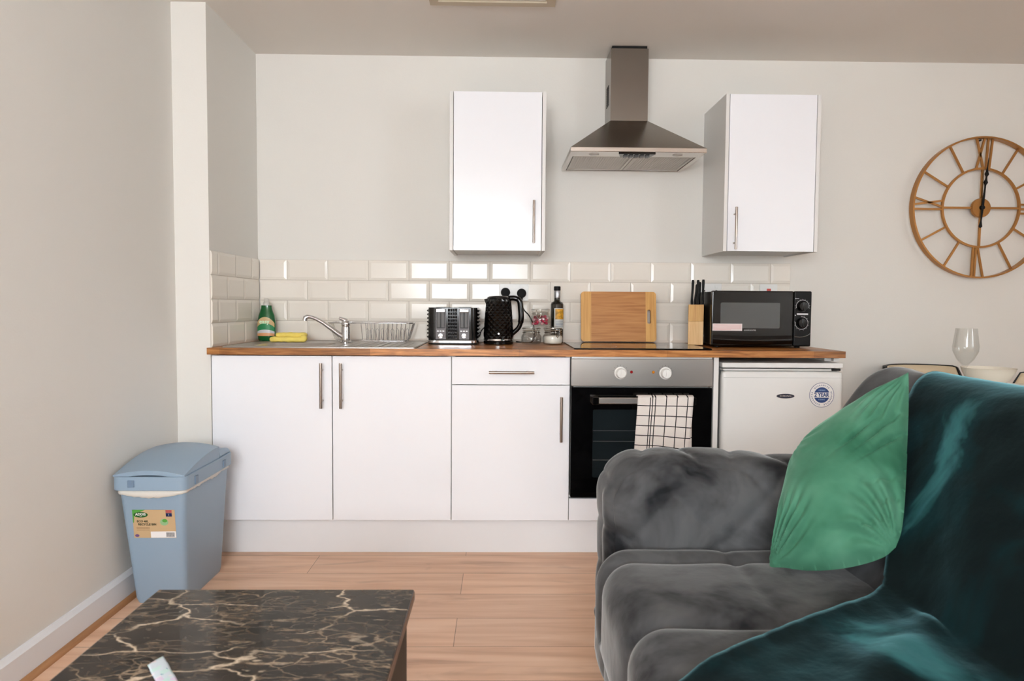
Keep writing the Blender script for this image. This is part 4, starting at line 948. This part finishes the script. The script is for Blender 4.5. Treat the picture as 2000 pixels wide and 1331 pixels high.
b.add(vs, [(i*3+j, ((i+1) % nn)*3+j, ((i+1) % nn)*3+j+1, i*3+j+1) for i in range(nn) for j in range(2)]); b.build('bin_liner', liner_m, t, smooth=180, solid=.0012)
# product label, follows the slope of the front
def fy_(z): return 2.452-(z-.02)/(zr-.02)*.047-.0012
def lf(a, z, h=0): return (a, fy_(z)-h, z)
def lbslab(loops, m, nm, par, h): return MB().slab(loops, lambda a, b_, k: lf(a, b_, h+k), .0004).build(nm, m, par)
kraft = mat('kraft_label', (198, 168, 128), .7)
lb = lbslab([[(-1.273, .249), (-1.127, .249), (-1.127, .352), (-1.273, .352)]], kraft, 'label', bb, 0)
dg = mat('label_dark_green', (28, 92, 34), .5); mg = mat('label_leaf_green', (84, 160, 66), .5)
b = MB(); b.slab([circ(-1.2445, .334, .0245, 28, .0105)], lambda a, b_, k: lf(a, b_, .0008+k), .0003)
b.slab([[(-1.273, .352), (-1.228, .352), (-1.25, .343), (-1.267, .33), (-1.270, .305), (-1.273, .305)]], lambda a, b_, k: lf(a, b_, .0005+k), .0002, 1)
b.slab([circ(-1.1655, .307, .0145, 24, .0125)], lambda a, b_, k: lf(a, b_, .0005+k), .0002, 2)
b.slab([circ(-1.163, .3125, .0085, 20, .006)], lambda a, b_, k: lf(a, b_, .0008+k), .0002, 1)
b.slab([[(-1.158, .341), (-1.137, .341), (-1.137, .351), (-1.158, .351)]], lambda a, b_, k: lf(a, b_, .0005+k), .0002, 3)
b.slab([[(-1.158, .3275), (-1.137, .3275), (-1.137, .340), (-1.158, .340)]], lambda a, b_, k: lf(a, b_, .0005+k), .0002, 4)
b.slab([[(-1.2145, .2495), (-1.1275, .2505), (-1.1275, .2735), (-1.2145, .2725)]], lambda a, b_, k: lf(a, b_, .0005+k), .0003, 5)
b.slab([circ(-1.262, .2575, .0075, 16, .005)], lambda a, b_, k: lf(a, b_, .0005+k), .0003, 6)
for i in range(14):
    x = -1.161+i*.0021; b.slab([[(x, .253), (x+.0011, .253), (x+.0011, .2695), (x, .2695)]], lambda a, b_, k: lf(a, b_, .0009+k), .0002, 7)
for i in range(3): b.slab([[(-1.262, .287-i*.005), (-1.217, .287-i*.005), (-1.217, .2885-i*.005), (-1.262, .2885-i*.005)]], lambda a, b_, k: lf(a, b_, .0005+k), .0002, 8)
b.build('label_print', [dg, mg, mat('label_pale_green', (150, 190, 140), .5), mat('label_red', (176, 84, 84), .5), mat('label_navy', (22, 36, 84), .5), paper, mat('label_purple', (110, 80, 130), .5), ink, mat('label_brown_print', (150, 118, 84), .6)], lb)
b = MB(); text(b, 'ADDIS', .0125, -1.2445, 0, .3355, 0, .0003, 1.0); text(b, 'eco', .005, -1.2445, 0, .328, 0)
text(b, '1', .009, -1.1475, 0, .334, 0)
b.v = [lf(x, z, .0014-y) for x, y, z in b.v]; b.build('lettering', paper, lb)
b = MB(); text(b, 'ECO 40L', .0105, -1.2395, 0, .3095, 0, .0003); text(b, 'RECYCLE BIN', .0105, -1.2245, 0, .2985, 0, .0003)
b.v = [lf(x, z, .0008-y) for x, y, z in b.v]; b.build('lettering', mat('label_dark_text', (58, 62, 40), .6), lb)

# ---------------------------------------------------------------- coffee table and sachet
t = thing('coffee_table', 'low coffee table with dark veined marble-effect top and black sides', 'coffee table', (-.458, 1.22, 0))
ax0, ax1, ay0, ay1 = -.736, -.1835, .945, 1.497
MB().box(ax0, ax1, ay0, ay1, .4285, .45).build('table_top', marble_m, t, bevel=.003)
MB().box(ax0+.001, ax1-.001, ay0+.001, ay1-.001, .421, .4283).box(ax0-.0012, ax0, ay0, ay1, .4285, .445).box(ax1, ax1+.0012, ay0+.003, ay1-.003, .4285, .446).build('edge_band', wood('brown_edge_band', [(84, 62, 50), (112, 84, 68), (130, 102, 84)], (3, 3, 3), .35)[0], t)
blk = mat('black_table_board', (16, 17, 19), .5)
for x0, x1 in ((ax0+.014, ax0+.032), (ax1-.032, ax1-.014)):
    pn = MB().box(x0, x1, ay0+.03, ay1-.018, 0, .4208).build('side_panel', blk, t, bevel=.001)
    MB().box(x0+.001, x1-.001, ay1-.018, ay1-.0165, .001, .42).build('edge_strip', MATS['brown_edge_band'], pn)
MB().box(ax0+.033, ax1-.033, ay0+.05, ay1-.04, .12, .136).build('shelf', blk, t)
t = thing('paper_sachet', 'small pale blue floral paper sachet lying on the marble table top', 'sachet', (-.57, 1.15, .4502))
fl = mat('floral_paper', (205, 216, 226), .45); N, L, b_ = nodes(fl)
tc = N.new('ShaderNodeTexCoord'); vo = N.new('ShaderNodeTexVoronoi'); vo.inputs['Scale'].default_value = 95; L.new(tc.outputs['Object'], vo.inputs[0])
r_ = N.new('ShaderNodeValToRGB'); r_.color_ramp.interpolation = 'CONSTANT'; L.new(vo.outputs['Color'], r_.inputs[0]); r_.color_ramp.elements[0].color = (*lin((206, 218, 228)), 1); r_.color_ramp.elements[1].color = (*lin((196, 224, 222)), 1); r_.color_ramp.elements[1].position = .45
for ps, c_ in ((.62, (214, 200, 224)), (.76, (228, 222, 228)), (.88, (120, 165, 185))): e = r_.color_ramp.elements.new(ps); e.color = (*lin(c_), 1)
L.new(r_.outputs[0], b_.inputs['Base Color'])
b = MB(); O_ = Vector((-.601, 1.2)); ex = Vector((.021, .011)); ey = Vector((.045, -.115))
def sach(u, v, s): 
    p = Vector((-.598, 1.172))+Vector((.012, .032))*u+Vector((.067, -.088))*v; puff = .0045*math.sin(PI*min(1, max(0, u)))**.5*math.sin(PI*v)**.3 if 0 < u < 1 and 0 < v < 1 else 0
    return (p.x, p.y, .4524+s*puff*.4+.0008*math.sin(v*14+u*3))
b.grid(lambda u, v: sach(u, v, 1), 10, 18); b.grid(lambda u, v: sach(u, v, -1), 10, 18); b.build('packet', fl, t, smooth=180, solid=.0006)

# ---------------------------------------------------------------- dining set behind the sofa
tcx, tcy, tz = 1.94, 2.72, .755
t = thing('dining_table', 'round dining table behind the sofa holding a glass and bowl', 'table', (tcx, tcy, 0))
MB().lathe([(.0001, tz-.018), (.31, tz-.018), (.315, tz-.01), (.31, tz), (.0001, tz)], (tcx, tcy, 0), 48).build('table_top', mat('table_white_gloss', (225, 222, 216), .15), t, smooth=40)
for k in range(4):
    a = PI/4+k*PI/2; MB().tube([(tcx+.18*math.cos(a), tcy+.18*math.sin(a), tz-.018), (tcx+.27*math.cos(a), tcy+.27*math.sin(a), 0)], [.02, .014], 12).build('leg', black_matt, t, smooth=60)
def tub_chair(label, x, y, rz):
    t = thing('dining_chair', label, 'chair', (x, y, 0), 'cream tub chairs at the round table', local=True, rz=rz)
    # back shell opens toward +x local -> rotate; arc centred on local -x
    R1 = .20; n = 36; b = MB(); c2 = MB()
    def ztop(s): return .47+.315*min(1, math.cos(s*PI/2*.98)*1.9)**.8
    sp = 1.75
    def sh(s, z, r): a = PI+s*sp; return (r*math.cos(a), r*math.sin(a)*1.0, z)
    b.grid(lambda u, v: sh(2*u-1, .44+(ztop(2*u-1)-.44)*v, R1-.022+.012*math.sin(PI*v)*-.5), n, 8); b.build('inner_pad', cream, t, smooth=180, solid=.01)
    MB().grid(lambda u, v: sh(2*u-1, .43+(ztop(2*u-1)-.43)*v, R1), n, 8).build('outer_shell', piping, t, smooth=180, solid=.008)
    MB().tube([sh(-1+2*i/n, ztop(-1+2*i/n)+.001, R1-.006) for i in range(n+1)], .004, 8).build('edge_piping', piping, t, smooth=60)
    MB().lathe([(.0001, .40), (.19, .40), (.20, .41), (.20, .455), (.18, .47), (.0001, .475)], (0, 0, 0), 36).build('seat', cream, t, smooth=50)
    for k in range(4):
        a = PI/4+k*PI/2; MB().tube([(.13*math.cos(a), .13*math.sin(a), .41), (.18*math.cos(a), .18*math.sin(a), 0)], [.014, .01], 10).build('leg', black_matt, t, smooth=60)
    return t
c1 = tub_chair('cream tub chair with black edge by the back wall, left of the wine glass', 2.07, 3.30, math.radians(-88))
c2 = copy_thing(c1, (2.26, 2.93, 0), math.radians(175), 'cream tub chair with thick black edge, right of the white bowl')
t = thing('wine_glass', 'empty clear wine glass standing on the dining table', 'wine glass', (1.853, 2.74, tz)); z0 = tz+.0005
MB().lathe([(.0001, z0+.003), (.033, z0+.0005), (.034, z0+.002), (.012, z0+.006), (.0045, z0+.014), (.0038, z0+.05), (.0045, z0+.078), (.012, z0+.09), (.030, z0+.112), (.0455, z0+.145), (.0465, z0+.165), (.042, z0+.2), (.0375, z0+.236),
            (.0365, z0+.236), (.041, z0+.2), (.0455, z0+.165), (.0443, z0+.146), (.029, z0+.1135), (.010, z0+.0925), (.0001, z0+.0885)], (1.853, 2.74, 0), 40).build('glass_vessel', glass, t, smooth=60)
b = MB().lathe([(.0001, tz+.0005), (.045, tz+.0005), (.048, tz+.006), (.076, tz+.028), (.090, tz+.055), (.0965, tz+.074), (.098, tz+.075), (.096, tz+.0745), (.088, tz+.055), (.073, tz+.032), (.04, tz+.012), (.0001, tz+.01)], (1.99, 2.80, 0), 44)
tag(b.build('bowl', mat('glazed_stoneware', (232, 224, 208), .25), smooth=50), 'wide off-white bowl on the dining table right of the wine glass', 'bowl')

# ---------------------------------------------------------------- sofa
sofa = thing('sofa', 'grey velvet sofa with tufted seat, rolled arms and high back', 'sofa', (.75, 1.13, 0))
SY0, SY1 = .22, 2.06
def crease(d, a, w_): return -a*math.exp(-abs(d)/w_)
def seat_disp(p, n):
    dy = min(abs(p.y-y) for y in (1.655, 1.315, .975, .635)); dx = min(abs(p.x-x) for x in (.57,))
    k = crease(dy, .017, .024)
    if p.x > .3: k += crease(dx, .008, .014)
    for yb in (1.655, 1.315, .975, .635):
        r2 = math.hypot(p.x-.57, p.y-yb); k -= .012*math.exp(-(r2/.02)**2)
    k += .004*noise.noise(p*7)
    if n.z < -.3: k = 0
    return p+n*k
MB().rbox((.565, 1.08, .325), (.325, .70, .137), .085, (56, 120, 20), seat_disp).build('seat', sofa_m, sofa, smooth=180, weld=True)
def base_disp(p, n):
    k = crease(min(abs(p.y-y) for y in (1.83, 1.655, 1.485, 1.315, 1.145, .975, .8, .635)), .012, .018); return p+n*(k if n.x < -.2 else 0)
MB().rbox((.775, 1.14, .125), (.495, .88, .10), .05, (10, 90, 12), base_disp).build('base', sofa_m, sofa, smooth=180, weld=True)
for x in (.36, 1.18):
    for y in (.34, 1.94): MB().lathe([(.02, 0), (.028, .026)], (x, y, 0), 16).build('foot', black_matt, sofa)
def tri(x, p): return abs(((x/p) % 1)-.5)*2
def arm_disp(sgn, yc):
    def f(p, n):
        k = 0
        # hump: taller mid-front, dips to the back
        if p.z > .3:
            s_ = (p.z-.3)/.36; xx = (p.x-.25)/.85; p = Vector((p.x, p.y, p.z+s_*(.012*math.sin(PI*min(1, xx*1.6))-.022*max(0, xx-.45))))
        inner = (n.y*sgn < -.2)
        if p.z > .2:
            # diamond tuft creases running over the roll
            q = (p.z-.40) if abs(n.y) > .6 else .26+(p.y-yc)*sgn*-.3
            u_ = p.x-.25
            d1 = abs(((u_+q*.9)/.25) % 1-.5)*.25; d2 = abs(((u_-q*.9)/.25+.35) % 1-.5)*.25
            k += crease(d1, .012, .02)+crease(d2, .012, .02)
            if n.x < -.3: k += crease(abs(((p.z+.02*math.sin(p.y*9))/.13) % 1-.5)*.13, .006, .012)
        return p+n*(k+.004*noise.noise(p*9))
    return f
MB().rbox((.702, 1.915, .375), (.428, .150, .285), .118, (90, 40, 60), arm_disp(1, 1.91)).build('arm', sofa_m, sofa, smooth=180, weld=True)
MB().rbox((.69, .37, .375), (.44, .150, .285), .118, (90, 40, 60), arm_disp(-1, .37)).build('arm', sofa_m, sofa, smooth=180, weld=True)
prof = smoothpath([(.795, 0, .36), (.80, 0, .44), (.865, 0, .55), (.945, 0, .69), (1.015, 0, .80), (1.075, 0, .873), (1.14, 0, .900), (1.21, 0, .885), (1.26, 0, .83), (1.275, 0, .7), (1.278, 0, .3), (1.275, 0, .09)], 8)
def backp(s):  # s in 0..1 along profile -> (x,z)
    k = s*(len(prof)-1); i = min(len(prof)-2, int(k)); p = prof[i].lerp(prof[i+1], k-i); q = prof[i+1]-prof[i]
    nv_ = Vector((-q.z, 0, q.x)).normalized(); return p, nv_
BY = [1.83, 1.49, 1.15, .81, .47]
def back_pt(s, y):
    p, n = backp(s); k = 0
    if s < .75:
        k = crease(min(abs(y-v) for v in BY), .010, .02)
        if s < .6: k += crease(min(abs(p.z-.66), 1), .006, .015)
    # round off the two ends
    e = min(y-SY0, SY1-y); r_ = .07; ins = 0
    if e < r_: ins = r_-math.sqrt(max(0, r_*r_-(r_-e)**2))
    zz = p.z-(.020*min(1, max(0, (1.98-y)/.2))*max(0, (p.z-.5)/.4) if s < .9 else 0)
    return Vector((p.x, y, zz))+n*(k-ins)
b = MB(); ny = 110
ys = [SY0+(SY1-SY0)*(.5-.5*math.cos(PI*i/ny)) for i in range(ny+1)]
b.grid(lambda u, v: back_pt(v, ys[round(u*ny)]), ny, 70)
K = 71; b.f += [list(range(0, K)), list(range(ny*K+K-1, ny*K-1, -1))]; b.m += [0, 0]; b.sm += [True, True]
b.f += [[i*K for i in range(ny, -1, -1)]+[] if 0 else [0, K-1, ny*K+K-1, ny*K]]; b.m += [0]; b.sm += [True]
b.build('back', sofa_m, sofa, smooth=180)
b = MB()

# ---------------------------------------------------------------- green cushion
A = Vector((1.009, 1.70, .912)); B = Vector((.745, 1.735, .722)); C_ = Vector((.645, 1.60, .472)); D_ = Vector((.842, 1.435, .560))
nrm = ((B-D_).cross(A-C_)).normalized()
if nrm.dot(Vector((0, 0, 1.07))-A) < 0: nrm = -nrm
cc = (A+B+C_+D_)/4
def cush(u, v, side):
    p = (A*(1-u)+B*u)*(1-v)+(D_*(1-u)+C_*u)*v
    a = 2*u-1; c = 2*v-1
    pinch = .035*((1-a*a)*(abs(c)**3)+(1-c*c)*(abs(a)**3)) ; p = p.lerp(cc, -pinch*(1.5+3.2*(v**4)*(c > 0))+.11*math.exp(-((u-1)**2+v*v)/.009)+.03*math.exp(-((u)**2+(v-1)**2)/.006)-.05*math.exp(-((u-1)**2+(v-1)**2)/.01)); wb = (v**1.5)
    h = ((1-a*a)*(1-c*c))**.55
    wr = 0
    for k, (uu_, vv_) in enumerate(((0, 0), (1, 0), (1, 1), (0, 1))):
        d_ = math.hypot(u-uu_, v-vv_); th = math.atan2(v-vv_, u-uu_)
        wr += (.008, .003, .018, .018)[k]*math.exp(-((d_-.2)/.17)**2)*math.sin(th*(22 if k != 2 else 26)+k+2*math.sin(d_*9))
    for (uu_, vv_, ang, am) in ((.14, .36, .6, .026), (.1, .46, .5, .026), (.30, .35, .5, .018), (.08, .66, .25, .014), (.06, .76, .2, .014), (.2, .88, .3, .016), (.36, .9, -.1, .012)):
        du, dv = u-uu_, v-vv_; l_ = du*math.cos(ang)+dv*math.sin(ang); m_ = -du*math.sin(ang)+dv*math.cos(ang)
        wr -= am*math.exp(-(l_/.13)**2-(m_/.014)**2)
    return p+nrm*(side*(.078*(1+.55*wb) if side > 0 else .03)*h+(wr+.004*noise.noise(Vector((u*6, v*6, 1))))*(h**.5))
b = MB(); b.grid(lambda u, v: cush(u, v, 1), 90, 90); b.grid(lambda u, v: cush(u, v, -1), 50, 50)
o = b.build('cushion', green_m, smooth=180, weld=True)
tag(o, 'emerald green velvet cushion leaning on the sofa back by the far arm', 'cushion')

# ---------------------------------------------------------------- teal throw
path = []
for i in range(0, 40): # behind the back, over the crest, down the front
    s = .80-.70*i/39; p, n = backp(s); path.append((p, n, 'b'))
Pt = [p+n*.013 for p, n, _ in path]
Pt = [Vector((p.x, 0, p.z)) for p in Pt if not (p.z < .49 and p.x < 1.0)]
Pt += [Vector((.80, 0, .487)), Vector((.765, 0, .481)), Vector((.70, 0, .479)), Vector((.60, 0, .479)), Vector((.50, 0, .479)), Vector((.40, 0, .479)), Vector((.33, 0, .476)), Vector((.275, 0, .462)), Vector((.242, 0, .435)), Vector((.226, 0, .39)), Vector((.222, 0, .32)), Vector((.224, 0, .24))]
Lc = [0]
for a, c in zip(Pt, Pt[1:]): Lc.append(Lc[-1]+(c-a).length)
def at(s):
    q = s*Lc[-1]
    for i in range(len(Pt)-1):
        if Lc[i+1] >= q: break
    f = (q-Lc[i])/(Lc[i+1]-Lc[i]); p = Pt[i].lerp(Pt[i+1], f); d_ = (Pt[i+1]-Pt[i]).normalized(); return p, Vector((-d_.z, 0, d_.x))*-1, q
iseat = next(i for i, p in enumerate(Pt) if p.z < .49); Ls = Lc[iseat]; icr = max(range(len(Pt)), key=lambda i: Pt[i].z); Lr = Lc[icr]; Lf = Lc[-5]
def yfar(q):
    if q < Lr: return 1.83+.012*math.sin(q*10)
    if q < Ls: f = (q-Lr)/(Ls-Lr); return 1.83-.43*f
    f = (q-Ls)/(Lf-Ls); return 1.40-.32*max(f, 0)**1.2-.02*min(1, max(f, 0)*8)
def thr(u, v):
    p, n, q = at(u); y = yfar(q); yy = y+(.32-y)*v
    if n.z < 0 and q < Ls and q > Lr: n = -n
    fold = 0
    f1 = .5+.5*math.sin((q*9+yy*17)+2.5*noise.noise(Vector((q*3, yy*3, 0)))); fold += .006*f1
    fold += .014*max(0, noise.noise(Vector((q*5, yy*5, 3)))+.1)+.005*abs(noise.noise(Vector((q*14, yy*11, 7))))
    fold += .02*math.exp(-((yy-(y-.16-.3*max(0, (q-Ls)))) / .05)**2)*(1 if q > Ls else 0)*.6
    fold += .012*math.exp(-(v/.03)**2)*.5
    fold *= 1-.75*math.exp(-((q-Lr)/.12)**2)
    sg = 1 if n.x*-1+n.z > 0 or q < Lr else -1
    nn_ = n if (n.z > 0 or (abs(n.z) < .3 and ((q > Lr and n.x < 0) or (q <= Lr and n.x > 0)))) else -n
    zz = p.z-.020*max(0, (p.z-.5)/.4)
    return Vector((p.x, yy, zz))+nn_*fold
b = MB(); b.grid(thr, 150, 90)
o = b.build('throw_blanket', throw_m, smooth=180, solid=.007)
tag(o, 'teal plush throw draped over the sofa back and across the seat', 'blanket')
